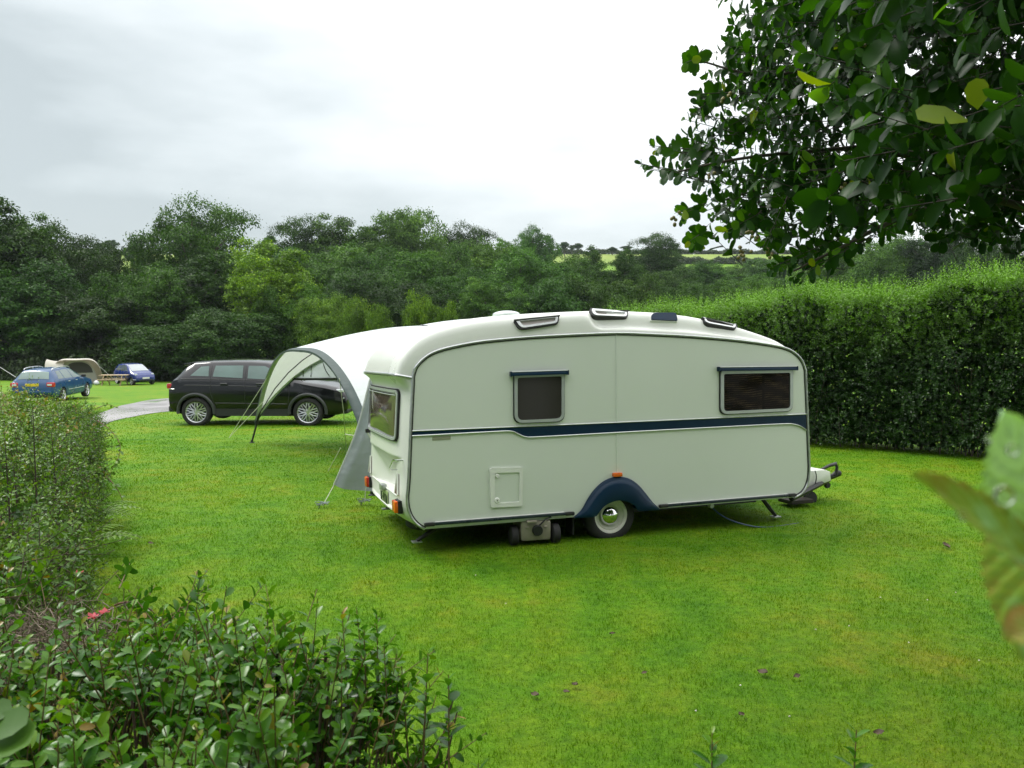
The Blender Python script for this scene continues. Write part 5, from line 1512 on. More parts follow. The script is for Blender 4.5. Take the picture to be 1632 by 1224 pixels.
# ---------------------------------------------------------------- big soft leaves close to the lens
def near_leaves():
    t0 = Vector((.52, .62, 0)); t = empty('bramble_bush', t0, 0, 'large toothed bramble leaves with water drops close by at the right edge', 'bramble')
    g = G('wet_sheen_bramble_leaf'); tcn = g.n('ShaderNodeTexCoord'); o = tcn.outputs['Object']
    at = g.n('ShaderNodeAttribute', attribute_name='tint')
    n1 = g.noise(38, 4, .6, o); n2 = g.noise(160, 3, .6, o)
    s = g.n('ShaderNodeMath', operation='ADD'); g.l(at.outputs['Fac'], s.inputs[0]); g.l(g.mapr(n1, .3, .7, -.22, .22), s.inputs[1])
    c = g.ramp(s.outputs[0], [(.1, (.38, .58, .36)), (.3, (.27, .46, .16)), (.5, (.24, .36, .04)), (.72, (.28, .27, .04)), (.95, (.36, .19, .04))])  # pale green stops have the wet sheen painted into the leaf colour
    b = g.bsdf(c, .35, Specular_IOR_Level=.5); g.l(g.bump(n2, .4, .002), b.inputs['Normal'])
    tr = g.n('ShaderNodeBsdfTranslucent'); g.l(g.mix(1.0, c, (1.4, 1.6, .5), 'MULTIPLY'), tr.inputs[0])
    m = g.n('ShaderNodeMixShader'); m.inputs[0].default_value = .25; g.l(b.outputs[0], m.inputs[1]); g.l(tr.outputs[0], m.inputs[2]); ML = g.fin(m)
    def leaf(pts_base, pts_tip, half, nrm, tint, seed, curl=.15):
        rg = np.random.default_rng(seed)
        B, T = Vector(pts_base), Vector(pts_tip); A = (T - B); Lg = A.length; A.normalize()
        Nn = Vector(nrm).normalized(); S = A.cross(Nn).normalized(); U = S.cross(A)
        nu, nv = 46, 14; V, tt = [], []
        for i in range(nu + 1):
            t_ = i / nu; w_ = half * (math.sin(math.pi * min(1, t_ ** .72)) ** .75) * (1 + .09 * ((i % 3) - 1))
            for j in range(-nv, nv + 1):
                v = j / nv; rib = .012 * Lg * abs(math.sin((t_ * 7 - abs(v) * 2.2) * math.pi))
                q = B + A * (Lg * t_) + S * (w_ * v) + U * (.16 * half * abs(v) ** 1.3 - curl * Lg * t_ * t_ + rib)
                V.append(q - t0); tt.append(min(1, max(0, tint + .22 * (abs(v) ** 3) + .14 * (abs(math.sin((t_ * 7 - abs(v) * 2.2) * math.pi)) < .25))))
        k = 2 * nv + 1
        Fc = [(i * k + j, i * k + j + 1, (i + 1) * k + j + 1, (i + 1) * k + j) for i in range(nu) for j in range(2 * nv)]
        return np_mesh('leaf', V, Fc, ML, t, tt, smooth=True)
    d = .35
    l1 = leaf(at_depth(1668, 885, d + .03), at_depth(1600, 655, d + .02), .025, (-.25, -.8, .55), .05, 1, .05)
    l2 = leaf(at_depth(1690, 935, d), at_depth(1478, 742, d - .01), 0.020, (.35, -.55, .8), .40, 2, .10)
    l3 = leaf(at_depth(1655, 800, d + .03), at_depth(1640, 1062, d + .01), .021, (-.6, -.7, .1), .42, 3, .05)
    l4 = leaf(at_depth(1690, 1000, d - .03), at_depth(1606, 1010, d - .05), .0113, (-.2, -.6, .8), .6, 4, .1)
    bm = bmesh.new()
    pts = [Vector((.52, .62, -.05)) - t0, Vector((.50, .60, .9)) - t0, Vector((.43, .56, 1.7)) - t0, at_depth(1700, 980, d) - t0, at_depth(1668, 885, d + .03) - t0]
    add_tube(bm, smooth_path([tuple(p) for p in pts], 6), .004, 8)
    for e in ((1690, 935, d), (1655, 800, d + .03), (1690, 1000, d - .03)):
        add_tube(bm, [at_depth(1700, 960, d) - t0, at_depth(*e) - t0], .0018, 6)
    bm_obj('stem', bm, simple('red_brown_stem', (.16, .06, .035), .6, .3, 20), t, 60)
    g = G('water_drop'); b = g.bsdf((1, 1, 1), .02, Transmission_Weight=1.0, IOR=1.33); MW = g.fin(b)
    for px, py, r in ((1613, 717, .0026), (1600, 790, .0045), (1532, 822, .0022), (1575, 700, .0014)):
        bm = bmesh.new(); bmesh.ops.create_icosphere(bm, subdivisions=3, radius=r)
        o_ = bm_obj('water_drop', bm, MW, t, 80); p = at_depth(px, py, d - .012) - t0; o_.location = p; o_.scale = (1, .6, 1)
    # bottom left bramble leaves
    t2 = Vector((-.72, 1.02, 0))
    rngl = np.random.default_rng(3)
near_leaves()
def corner_leaf():
    rng = np.random.default_rng(77)
    o0 = at_depth(-30, 1180, 1.25); t = empty('bramble_leaf_spray', Vector((o0.x, o0.y, 0)), 0, 'pair of broad bright green leaves at the lower left edge', 'bramble')
    off = np.array([o0.x, o0.y, 0])
    B = np.array([at_depth(-25, 1165, 1.25), at_depth(-25, 1185, 1.25), at_depth(-40, 1150, 1.27)]); T = np.array([at_depth(36, 1148, 1.22), at_depth(40, 1176, 1.2), at_depth(14, 1126, 1.26)])
    V, Fc, ii = leaf_geo(B - off, T - B, np.array([[0.2, -.5, .85]] * 3), np.linalg.norm(T - B, axis=1), .36, hi=True, curl=.1)
    np_mesh('leaves', V, Fc, M_MIX, t, np.array([.30, .42, .28])[ii])
    tube('stem', [(0, 0, 0), (-.02, 0, .7), Vector(B[0]) - Vector(off), ], .004, M_TWIG, t, 6)
corner_leaf()

# unseen trees added behind the photographer to shade the near side of the caravan
def add_shade_trees():
    for x, y, sx, sz, key, lb in ((-4.5, -9, 1.15, 1.0, 'oak', 'unseen shade oak added behind the photographer to the left'), (3.2, -5.5, 1.0, 1.05, 'dense', 'dense unseen shade tree added close behind the photographer'), (9.5, -1.5, 1.05, 1.05, 'dense', 'dense unseen shade tree added to the right of the photographer'),
            (-.5, -15, 1.3, 1.15, 'oak', 'unseen shade oak added straight behind the photographer'), (13, -9, 1.3, 1.2, 'oak', 'tall oak behind the dense tree on the photographer\'s right')):
        cm, bmh, H, R = PROTO[key]
        t = empty('added_shade_tree', (x, y, 0), x, lb, 'tree', 'unseen shade trees added behind the photographer'); t.scale = (sx, sx, sz)
        for nm, me in (('crown', cm), ('trunk', bmh)):
            o = bpy.data.objects.new(nm, me); COL.objects.link(o); o.parent = t; o.color = (.8, .9, .8, 1)
add_shade_trees()
# ================================================================ shelter beside the caravan
def fabric(name, col, trans=.3, tcol=None):
    if name in MATS: return MATS[name]
    g = G(name); tcn = g.n('ShaderNodeTexCoord'); o = tcn.outputs['Object']
    n1 = g.noise(1.6, 4, .6, o); n2 = g.noise(90, 2, .5, o)
    c = g.mix(1.0, col, g.ramp(n1, [(.3, (.92, .92, .91)), (.7, (1, 1, 1))]), 'MULTIPLY')
    b = g.bsdf(c, .62, Specular_IOR_Level=.25)
    h = g.n('ShaderNodeMath', operation='ADD'); g.l(g.mapr(n2, 0, 1, 0, .04), h.inputs[0]); g.l(g.noise(3.2, 3, .5, o, (1, 1, 2.2)), h.inputs[1])
    g.l(g.bump(h.outputs[0], .35, .06), b.inputs['Normal'])
    t = g.n('ShaderNodeBsdfTranslucent'); t.inputs[0].default_value = (*(tcol or col), 1)
    m = g.n('ShaderNodeMixShader'); m.inputs[0].default_value = trans
    g.l(b.outputs[0], m.inputs[1]); g.l(t.outputs[0], m.inputs[2])
    MATS[name] = g.fin(m); return MATS[name]
def shelter():
    pa = on_ground(408, 706); A = Vector((pa.x, pa.y, 0))
    B = at_depth(598, 790, 11.5); B.z = 0
    d = (B - A); Lb = d.length; d.normalize(); nrm = Vector((-d.y, d.x, 0))
    if nrm.x < 0: nrm = -nrm
    D, C = A + nrm * Lb * .98, B + nrm * Lb * .98
    zb = -.16
    root = empty('event_shelter', A, 0, 'white domed event shelter with dark edged arches pitched behind the caravan', 'shelter')
    o0 = A.copy()
    zc, ze, z0 = 2.43, 1.98, .34
    def S(u, v, off=0.0):
        a = abs(u); b = abs(v)
        z = .012 * math.sin(u * 9 + v * 4) * math.cos(v * 7 - u * 2) + zc - (zc - ze) * (a ** 2.3 + b ** 2.3) - ((ze - (zc - ze) - z0)) * (a * b) ** 3.0
        sag = .05 * (1 - a ** 2) * (1 - b ** 2)
        p, q = (u + 1) / 2, (v + 1) / 2
        P = (A * (1 - q) + B * q) * (1 - p) + (D * (1 - q) + C * q) * p
        return Vector((P.x - o0.x, P.y - o0.y, zb + z - sag * 0 + off))
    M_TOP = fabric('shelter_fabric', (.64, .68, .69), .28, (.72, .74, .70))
    n = 44; bm = bmesh.new()
    ts = [math.sin(math.pi / 2 * (-1 + 2 * i / n)) for i in range(n + 1)]
    # pull the opening edges inwards between the legs so that the legs taper
    def W_(u, v):
        a, b = abs(u), abs(v)
        k = .16
        uu = u * (1 - k * (1 - b ** 2) * a ** 3) ; vv = v * (1 - k * (1 - a ** 2) * b ** 3)
        return uu, vv
    gdd = [[bm.verts.new(S(u, v)) for v in ts] for u in ts]
    for i in range(n):
        for j in range(n): bm.faces.new((gdd[i][j], gdd[i + 1][j], gdd[i + 1][j + 1], gdd[i][j + 1]))
    bm_obj('roof', bm, M_TOP, root, 70)
    M_EDGE = fabric('shelter_edge_band', (.052, .075, .070), .03)
    tt = np.linspace(-1, 1, 50)
    for f in (lambda t, k: (-1 + k, t), lambda t, k: (1 - k, t), lambda t, k: (t, -1 + k), lambda t, k: (t, 1 - k)):
        bm = bmesh.new(); rows = []
        for t in tt:
            rows.append([bm.verts.new(S(*f(t, k), off)) for k, off in ((-.005, -.03), (-.005, .008), (.012, .010), (.028, .010), (.031, -.004))])
        for i in range(len(rows) - 1):
            for j in range(4): bm.faces.new((rows[i][j], rows[i + 1][j], rows[i + 1][j + 1], rows[i][j + 1]))
        bm_obj('edge_band', bm, M_EDGE, root, 60)
    # pole sleeves under the fabric and steel lower legs
    for u, v in ((-1, -1), (-1, 1), (1, -1), (1, 1)):
        top = S(u * .965, v * .965); gp = Vector((top.x, top.y, 0)); w_ = S(u * 1.02, v * 1.02)
        gz_ = float(ground(w_.x + o0.x, w_.y + o0.y))
        lg = tube('leg', [(w_.x, w_.y, gz_ + .02), (top.x, top.y, top.z + .10)], .021, M_BLACK, root, 8)
        lathe('foot', [(.055, 0), (.055, .012), (.03, .02), (.026, .06), (0, .06)], (w_.x, w_.y, gz_), M_RUB, lg, 'z', 14)
    for k in (0, 1):
        pts = [S(t, t if k == 0 else -t, -.02) for t in np.linspace(-.97, .97, 30)]
        tube('roof_pole', pts, .011, M_RUB, root, 6)
    # vent cap
    bm = bmesh.new(); rows = []
    for r in (0, .15, .3, .42, .5):
        rows.append([bm.verts.new(S(r * math.cos(a) * .62, r * math.sin(a) * .62, .10 - .10 * (r / .5) ** 2 + .012 * math.sin(4 * a))) for a in np.linspace(0, 2 * math.pi, 33)[:-1]])
    for i in range(4):
        for j in range(32): bm.faces.new((rows[i][j], rows[i][(j + 1) % 32], rows[i + 1][(j + 1) % 32], rows[i + 1][j]))
    bmesh.ops.remove_doubles(bm, verts=bm.verts[:], dist=.0005)
    cap = bm_obj('vent_cap', bm, M_TOP, root, 70)
    tube('cap_edge', [S(.5 * math.cos(a) * .62, .5 * math.sin(a) * .62, .004 + .012 * math.sin(4 * a)) for a in np.linspace(0, 2 * math.pi, 40)], .012, simple('vent_mesh_black', (.05, .05, .06), .8), cap, 6)
    # window panel in the far left arch
    pD = D
    def ad(px, py):
        # point on the vertical plane through A and D
        r = ray(px, py); nn = Vector((-(D - A).y, (D - A).x, 0)); t = (A - EYE).dot(nn) / r.dot(nn)
        return EYE + r * t - o0
    def lin(path, k=4): return smooth_path([tuple(ad(*p)) for p in path], k)
    M_WIN = fabric('shelter_window_film', (.42, .46, .50), .45, (.62, .66, .70))
    shp = [(466, 604), (466.5, 589), (474, 583), (486, 573), (497, 566.5), (508, 567), (520, 573), (533, 586), (541, 595), (547, 603.5)]
    bm = bmesh.new(); vs = [bm.verts.new(ad(*p)) for p in shp]; bm.faces.new(vs)
    bmesh.ops.triangulate(bm, faces=bm.faces[:]); bmesh.ops.subdivide_edges(bm, edges=bm.edges[:], cuts=3, use_grid_fill=True)
    rg = random.Random(3)
    for v in bm.verts: v.co += Vector((rg.uniform(-.015, .015), rg.uniform(-.02, .02), 0))
    wn = bm_obj('window_panel', bm, M_WIN, root, 70)
    bm = bmesh.new()
    add_tube(bm, lin([(464, 604), (500, 604.3), (548, 603.2)]), .028, 6)
    bm_obj('hem', bm, M_BLACK, wn, 50)
    for path in ([(483, 600), (484, 588), (489, 576), (496, 567)], [(495.5, 601), (496, 585), (495.5, 568)], [(515, 579), (519, 590), (526, 601)]):
        tube('seam', lin(path), .010, M_BLACK, wn, 5)
    tube('corner_strap', lin([(466, 588), (466.8, 597), (467, 604)]), .035, M_BLACK, wn, 6)
    # grey side wall pegged out beside the caravan's far rear corner
    P1, P2, P3, P4 = at_depth(590, 604, 10.75), at_depth(532.5, 772.5, 10.75), at_depth(606, 780, 10.75), at_depth(622, 600, 10.85)
    bm = bmesh.new(); m = 20
    gg = []
    for i in range(m + 1):
        t = i / m; a = P1.lerp(P2, t); b = P4.lerp(P3, t); a = a + Vector((0.05 * math.sin(math.pi * t), 0, 0))
        gg.append([bm.verts.new(a.lerp(b, s / m) - o0 + Vector((0, .035 * math.sin(s / m * 9 + t * 3) * (.3 + t), -.05 * math.sin(math.pi * s / m) * (t > .97)))) for s in range(m + 1)])
    for i in range(m):
        for j in range(m): bm.faces.new((gg[i][j], gg[i][j + 1], gg[i + 1][j + 1], gg[i + 1][j]))
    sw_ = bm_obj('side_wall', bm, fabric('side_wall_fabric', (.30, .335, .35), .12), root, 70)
    tube('side_wall_piping', [Vector(v) - o0 for v in smooth_path([tuple(P1 + Vector((.0, -.01, 0))), tuple(P1.lerp(P2, .5) + Vector((.05, -.01, 0))), tuple(P2 + Vector((0, -.01, 0)))], 8)], .011, fabric('pale_piping', (.55, .57, .56), .1), sw_, 6)
    # guy lines and pegs
    M_ROPE = simple('cream_guy_rope', (.55, .55, .45), .7, .15, 60)
    def gnd(px, py): p = on_ground(px, py); return Vector((p.x, p.y, float(ground(p.x, p.y)) + .03))
    pg = gnd(365, 700)
    for q in (at_depth(425, 604, 15.0), at_depth(419, 641, 15.1)): tube('guy_rope', [q - o0, pg - o0], .0065, M_ROPE, root, 5)
    pg2 = gnd(552, 724)
    tube('guy_rope', [S(-.9, .55) if False else at_depth(541, 603, 12.7) - o0, at_depth(548, 660, 12.9) - o0, pg2 - o0], .006, M_ROPE, root, 5)
    tube('guy_rope', [at_depth(550, 692, 12.5) - o0, at_depth(563, 694, 12.1) - o0], .006, M_ROPE, root, 5)
    tube('guy_rope', [at_depth(543, 714, 11.6) - o0, gnd(523, 754) - o0], .006, M_ROPE, root, 5)
    tube('guy_rope', [P2 - o0, gnd(514, 810) - o0], .006, M_ROPE, root, 5)
    tube('guy_rope', [at_depth(583, 777, 10.7) - o0, gnd(581, 805) - o0], .006, M_ROPE, root, 5)
    for px, py in ((514, 810), (581, 805)):
        p = gnd(px, py) - o0; bm = bmesh.new()
        add_tube(bm, [p + Vector((.07, .02, .02)), p + Vector((-.02, 0, .05)), p + Vector((-.06, 0, -.06))], .008, 6)
        for k in range(4): add_tube(bm, [p + Vector((.06 * math.cos(a + k) * (1 + .2 * k), .035 * math.sin(a + k * 2), .012 + .012 * k + .01 * math.sin(a * 2))) for a in np.linspace(0, 4.2, 9)], .0038, 5)
        bm_obj('tent_peg', bm, simple('galvanised', (.22, .26, .26), .4, .2, 20, Metallic=.5), root, 50)
shelter()
# brown boot bag and dark crate lying under the caravan's far rear corner
p = on_ground(607, 806)
b_ = blob('brown_sack', (p.x + .15, p.y + .5, float(ground(p.x, p.y + .5))), .20, simple('brown_leather', (.07, .05, .035), .6, .3, 10), 'dark brown lumpy sack lying under the caravan rear', 'sack', None, 5, .7)

# ================================================================ cars
def car_paint(name, col, rough=.22):
    if name in MATS: return MATS[name]
    g = G(name); tcn = g.n('ShaderNodeTexCoord'); n1 = g.noise(3, 4, .6, tcn.outputs['Object'])
    c = g.mix(1.0, col, g.ramp(n1, [(.3, (.88, .88, .88)), (.7, (1, 1, 1))]), 'MULTIPLY')
    MATS[name] = g.fin(g.bsdf(c, g.mapr(n1, .3, .7, rough, rough + .08), Coat_Weight=.25, Coat_Roughness=.03, Specular_IOR_Level=.42)); return MATS[name]
M_GLASS = simple('teal_car_glass', (.055, .115, .10), .06, .25, 1.2, Specular_IOR_Level=.6, Coat_Weight=.3)
M_SCREEN = simple('sky_reflecting_glass', (.20, .24, .25), .05, .2, 1.5, Specular_IOR_Level=1.0, Coat_Weight=1.0, Coat_Roughness=.03)
M_DGLASS = simple('dark_car_glass', (.03, .05, .05), .06, .25, 1.2, Specular_IOR_Level=.6)
M_TRIMB = simple('black_car_trim', (.016, .017, .018), .55, .2, 10)
M_ALLOY = simple('silver_alloy', (.55, .56, .57), .28, .12, 10, Metallic=.8)
M_HEAD = simple('clear_headlamp', (.55, .58, .60), .12, .2, 20, Coat_Weight=.8)
M_TAIL = simple('red_tail_lamp', (.42, .012, .012), .18, .2, 20, Coat_Weight=.6)

class Car:
    """stations: x: (zb, zbelt, zt, hw, hr)  rear at x=0, nose at x=length"""
    def __init__(s, name, st, loc, rz, label, cat='car'):
        s.st = np.array(st, float); s.root = empty(name, loc, rz, label, cat)
        s.xs = s.st[:, 0]
    def at(s, x): return [float(np.interp(x, s.xs, s.st[:, k])) for k in range(1, 6)]
    def sect(s, x):
        zb, zl, zt, hw, hr = s.at(x); h = zl - zb
        tz = max(zt, zl + .004)
        sh = min(.05, (tz - zl) * .3)
        return [(0, zb), (hw * .80, zb), (hw * .93, zb + .05), (hw * .975, zb + h * .18), (hw, zb + h * .42), (hw, zb + h * .62), (hw * .985, zb + h * .84), (hw * .955, zl),
                (hw * .955 + (hr - hw * .955) * .45, zl + (tz - zl) * .45), (hr, tz - (tz - zl) * .12), (hr * .93, tz - (tz - zl) * .04), (hr * .75, tz), (hr * .4, tz + .012), (0, tz + .016)]
    def side_y(s, x, z):
        p = s.sect(x)[3:11]
        return float(np.interp(z, [q[1] for q in p], [q[0] for q in p]))
    def build(s, paint, wheels, R, n=70, arch=1.12, archd=.30):
        x0, x1 = s.xs[0], s.xs[-1]; bm = bmesh.new(); rings = []
        X = np.unique(np.concatenate([np.linspace(x0, x1, n), s.xs]))
        for x in X:
            h = s.sect(x); full = [(y, z) for y, z in h] + [(-y, z) for y, z in h[-2:0:-1]]
            rings.append([bm.verts.new((x, y, z)) for y, z in full])
        m = len(rings[0])
        for i in range(len(rings) - 1):
            for k in range(m): bm.faces.new((rings[i][k], rings[i][(k + 1) % m], rings[i + 1][(k + 1) % m], rings[i + 1][k]))
        bm.faces.new(rings[0]); bm.faces.new(rings[-1][::-1])
        s.body = bm_obj('body', bm, paint, s.root, 38)
        # wheel arch cut-outs
        cut = bmesh.new()
        hwm = max(s.st[:, 4])
        for xw in wheels:
            for sd in (-1, 1):
                c0 = bmesh.ops.create_cone(cut, cap_ends=True, segments=40, radius1=R * arch, radius2=R * arch, depth=archd * 2)
                for v in c0['verts']: v.co = Vector((v.co.x + xw, v.co.z + sd * hwm, v.co.y + R * .98))
        me = bpy.data.meshes.new('tmp'); bmesh.ops.recalc_face_normals(cut, faces=cut.faces); cut.to_mesh(me); cut.free()
        co = bpy.data.objects.new('tmp', me); COL.objects.link(co)
        co.parent = s.root
        md = s.body.modifiers.new('b', 'BOOLEAN'); md.operation = 'DIFFERENCE'; md.solver = 'EXACT'; md.object = co
        me.materials.append(M_TRIMB)
        bpy.context.view_layer.update()
        ev = s.body.evaluated_get(bpy.context.evaluated_depsgraph_get())
        nm = bpy.data.meshes.new_from_object(ev); s.body.modifiers.clear(); old = s.body.data; s.body.data = nm
        nm.set_sharp_from_angle(angle=rad(38))
        bpy.data.objects.remove(co)
        for xw in wheels:
            for sd in (-1, 1): s.wheel(xw, sd * (hwm - .115), R, sd)
    def wheel(s, x, y, R, sd, spokes=5):
        w_ = empty('wheel', (x, y, R - .015)); w_.parent = s.root
        if sd > 0: w_.rotation_euler = (0, 0, math.pi)
        r = R * .70
        lathe('tyre', tyre_prof(R, r, .215), (0, 0, 0), M_TYRE, w_, 'y', 40, 50, False)
        bm = bmesh.new()
        add_lathe(bm, [(r * .90, -.06), (r * .97, -.095), (r * 1.01, -.10), (r * 1.01, -.085), (r * .93, -.05), (r * .9, .08)], (0, 0, 0), 'y', 40, False)
        for k in range(s.spokes):
            a = 2 * math.pi * k / s.spokes
            for da in (-.13, .13):
                D = Vector((math.cos(a), 0, math.sin(a))); E = Vector((math.cos(a + da * 1.6), 0, math.sin(a + da * 1.6)))
                add_tube(bm, [D * r * .16 + Vector((0, -.085, 0)), (D * .6 + E * .4) * r * .55 + Vector((0, -.092, 0)), E * r * .93 + Vector((0, -.078, 0))], [r * .085, r * .06, r * .075], 5)
        add_lathe(bm, [(0, -.10), (r * .16, -.098), (r * .20, -.085), (r * .2, -.05)], (0, 0, 0), 'y', 20, False)
        bm_obj('rim', bm, M_ALLOY, w_, 40)
        lathe('brake_disc', [(0, -.01), (r * .95, -.01), (r * .95, .02), (0, .02)], (0, 0, 0), M_TRIMB, w_, 'y', 24)
    def side(s, name, pts, mat, off=.006, parent=None, sides=(-1, 1), th=.012, sub=6):
        for sd in sides:
            bm = bmesh.new(); P = []
            for i in range(len(pts)):
                a, b = pts[i], pts[(i + 1) % len(pts)]
                for q in range(sub): P.append((a[0] + (b[0] - a[0]) * q / sub, a[1] + (b[1] - a[1]) * q / sub))
            cx, cz = sum(p[0] for p in P) / len(P), sum(p[1] for p in P) / len(P)
            ring_prev = None
            for f in (1.0, .66, .33):
                rg_ = [bm.verts.new((cx + (p[0] - cx) * f, sd * (s.side_y(cx + (p[0] - cx) * f, cz + (p[1] - cz) * f) + off), cz + (p[1] - cz) * f)) for p in P]
                if ring_prev:
                    for i in range(len(P)): bm.faces.new((ring_prev[i], ring_prev[(i + 1) % len(P)], rg_[(i + 1) % len(P)], rg_[i]))
                else:
                    bk = [bm.verts.new((p[0], sd * (s.side_y(*p) - .01), p[1])) for p in P]
                    for i in range(len(P)): bm.faces.new((bk[i], bk[(i + 1) % len(P)], rg_[(i + 1) % len(P)], rg_[i]))
                ring_prev = rg_
            bm.faces.new(ring_prev)
            bm_obj(name, bm, mat, parent or s.root, 50)
    def line(s, name, pts, r, mat, sides=(-1, 1), off=.002, parent=None):
        for sd in sides:
            P = []
            for a, b in zip(pts[:-1], pts[1:]):
                for q in range(6): P.append((a[0] + (b[0] - a[0]) * q / 6, a[1] + (b[1] - a[1]) * q / 6))
            P.append(pts[-1])
            tube(name, [(p[0], sd * (s.side_y(*p) + off), p[1]) for p in P], r, mat, parent or s.root, 5)
    def top(s, name, xa, xb, wa, wb, mat, off=.010, n=10, m=14):
        # panel lying on the upper surface between stations xa and xb (screen, rear glass)
        bm = bmesh.new(); g_ = []
        for i in range(n + 1):
            t = i / n; x = xa + (xb - xa) * t; zb, zl, zt, hw, hr = s.at(x); w_ = wa + (wb - wa) * t
            x2 = x + .02 * (1 if xb > xa else -1); dz = (s.at(x + .01)[2] - s.at(x - .01)[2]) / .02
            nv = Vector((-dz, 0, 1)).normalized()
            row = []
            for k in range(m + 1):
                y = -w_ + 2 * w_ * k / m; h = s.sect(x)[7:]
                ys = [q[0] for q in h][::-1]; zs_ = [q[1] for q in h][::-1]
                z = float(np.interp(abs(y), ys, zs_))
                row.append(bm.verts.new(Vector((x, y, z)) + nv * off))
            g_.append(row)
        for i in range(n):
            for k in range(m): bm.faces.new((g_[i][k], g_[i + 1][k], g_[i + 1][k + 1], g_[i][k + 1]))
        return bm_obj(name, bm, mat, s.root, 60)
    def boxp(s, name, c, sz, mat, bev=.02, parent=None, M=None):
        bm = bmesh.new(); add_box(bm, c, sz, M, bev); return bm_obj(name, bm, mat, parent or s.root, 40)

# black sport-utility car ------------------------------------------------
pr, pf = on_ground(314, 677.5), on_ground(488.5, 678)
d_suv = (pr.y + pf.y) / 2
v_ = Vector((pf.x - pr.x, (pf.y - pr.y) * .4, 0)); wb = v_.length; v_.normalize()
org = Vector((pr.x, pr.y * .7 + pf.y * .3, 0)) - v_ * .72; org = org + Vector((-v_.y, v_.x, 0)) * .86; org.z = float(ground(pr.x, pr.y))
SCL = wb / 2.72
suv = Car('parked_suv', [
 (0.00, .50, .80, .84, .78, .70), (.04, .40, 1.02, 1.06, .86, .74), (.14, .32, 1.13, 1.17, .90, .72), (.30, .27, 1.17, 1.36, .925, .67), (.42, .25, 1.20, 1.50, .935, .65), (.60, .25, 1.20, 1.585, .94, .665), (1.0, .24, 1.185, 1.615, .945, .69), (1.5, .24, 1.165, 1.625, .945, .70), (2.0, .24, 1.14, 1.62, .945, .70), (2.35, .24, 1.13, 1.595, .945, .69),
 (2.6, .24, 1.12, 1.54, .945, .68), (2.85, .24, 1.11, 1.40, .945, .70), (3.1, .24, 1.10, 1.24, .945, .74), (3.3, .24, 1.06, 1.115, .945, .80), (3.5, .25, 1.02, 1.085, .94, .80), (3.8, .26, .97, 1.045, .93, .78), (4.1, .27, .90, .975, .90, .74), (4.25, .30, .84, .90, .84, .68), (4.34, .36, .74, .78, .76, .62), (4.37, .44, .60, .64, .68, .6)],
 org, math.atan2(v_.y, v_.x), 'black five door sport utility car parked beyond the shelter')
suv.root.scale = (SCL, SCL, SCL * .965)
suv.spokes = 10
suv.build(car_paint('black_car_paint', (.0025, .003, .0042), .10), (.72, 3.44), .365)
suv.side('side_window', [(.58, 1.265), (1.03, 1.25), (1.0, 1.50), (.80, 1.485)], M_GLASS)
suv.side('side_window', [(1.13, 1.245), (1.86, 1.205), (1.84, 1.515), (1.16, 1.51)], M_GLASS)
suv.side('side_window', [(1.98, 1.20), (2.86, 1.15), (2.62, 1.37), (2.36, 1.50), (1.97, 1.51)], M_GLASS)
suv.top('windscreen', 2.50, 3.28, .60, .76, M_SCREEN, .012)
suv.top('rear_screen', .40, .16, .56, .60, M_SCREEN, .012)
for z in (): pass
suv.line('door_seam', [(1.07, 1.50), (1.08, 1.18), (1.10, .80), (1.22, .42)], .006, M_TRIMB)
suv.line('door_seam', [(1.91, 1.50), (1.92, 1.17), (1.93, .40)], .006, M_TRIMB)
suv.line('door_seam', [(2.98, 1.12), (3.0, .8), (2.96, .42)], .006, M_TRIMB)
suv.line('waist_trim', [(.35, 1.19), (1.1, 1.18), (2.0, 1.155), (3.0, 1.12)], .008, M_TRIMB, off=.004)
suv.side('sill_cladding', [(1.20, .26), (2.98, .26), (2.98, .44), (1.20, .44)], M_TRIMB, .012)
suv.line('shoulder_crease', [(.45, 1.03), (1.5, 1.02), (3.0, .98)], .010, MATS['black_car_paint'], off=.0)
suv.line('sill_crease', [(1.2, .58), (2.95, .56)], .014, MATS['black_car_paint'], off=.0)
for xx in (1.42, 2.30): suv.line('door_handle', [(xx - .09, 1.07), (xx + .09, 1.065)], .020, MATS['black_car_paint'], off=.018)
for xw in (.72, 3.44):   # wheel arch lips
    for sd in (-1, 1):
        P = [(xw + .445 * math.cos(a), sd * (suv.side_y(min(4.2, max(.15, xw + .445 * math.cos(a))), .36 + .445 * math.sin(a)) + .004), .36 + .445 * math.sin(a)) for a in np.linspace(-.12, math.pi + .12, 30)]
        tube('arch_cladding', P, .040, simple('grey_arch_cladding', (.035, .038, .04), .5, .2, 10), suv.root, 8)
bm = bmesh.new(); M_ = Matrix.Rotation(rad(6), 4, 'Y'); add_box(bm, (0, 0, 0), (.28, 1.24, .05), Matrix.Translation((.46, 0, 1.545)) @ Matrix.Rotation(rad(-10), 4, 'Y'), .014)
bm_obj('roof_spoiler', bm, MATS['black_car_paint'], suv.root, 40)
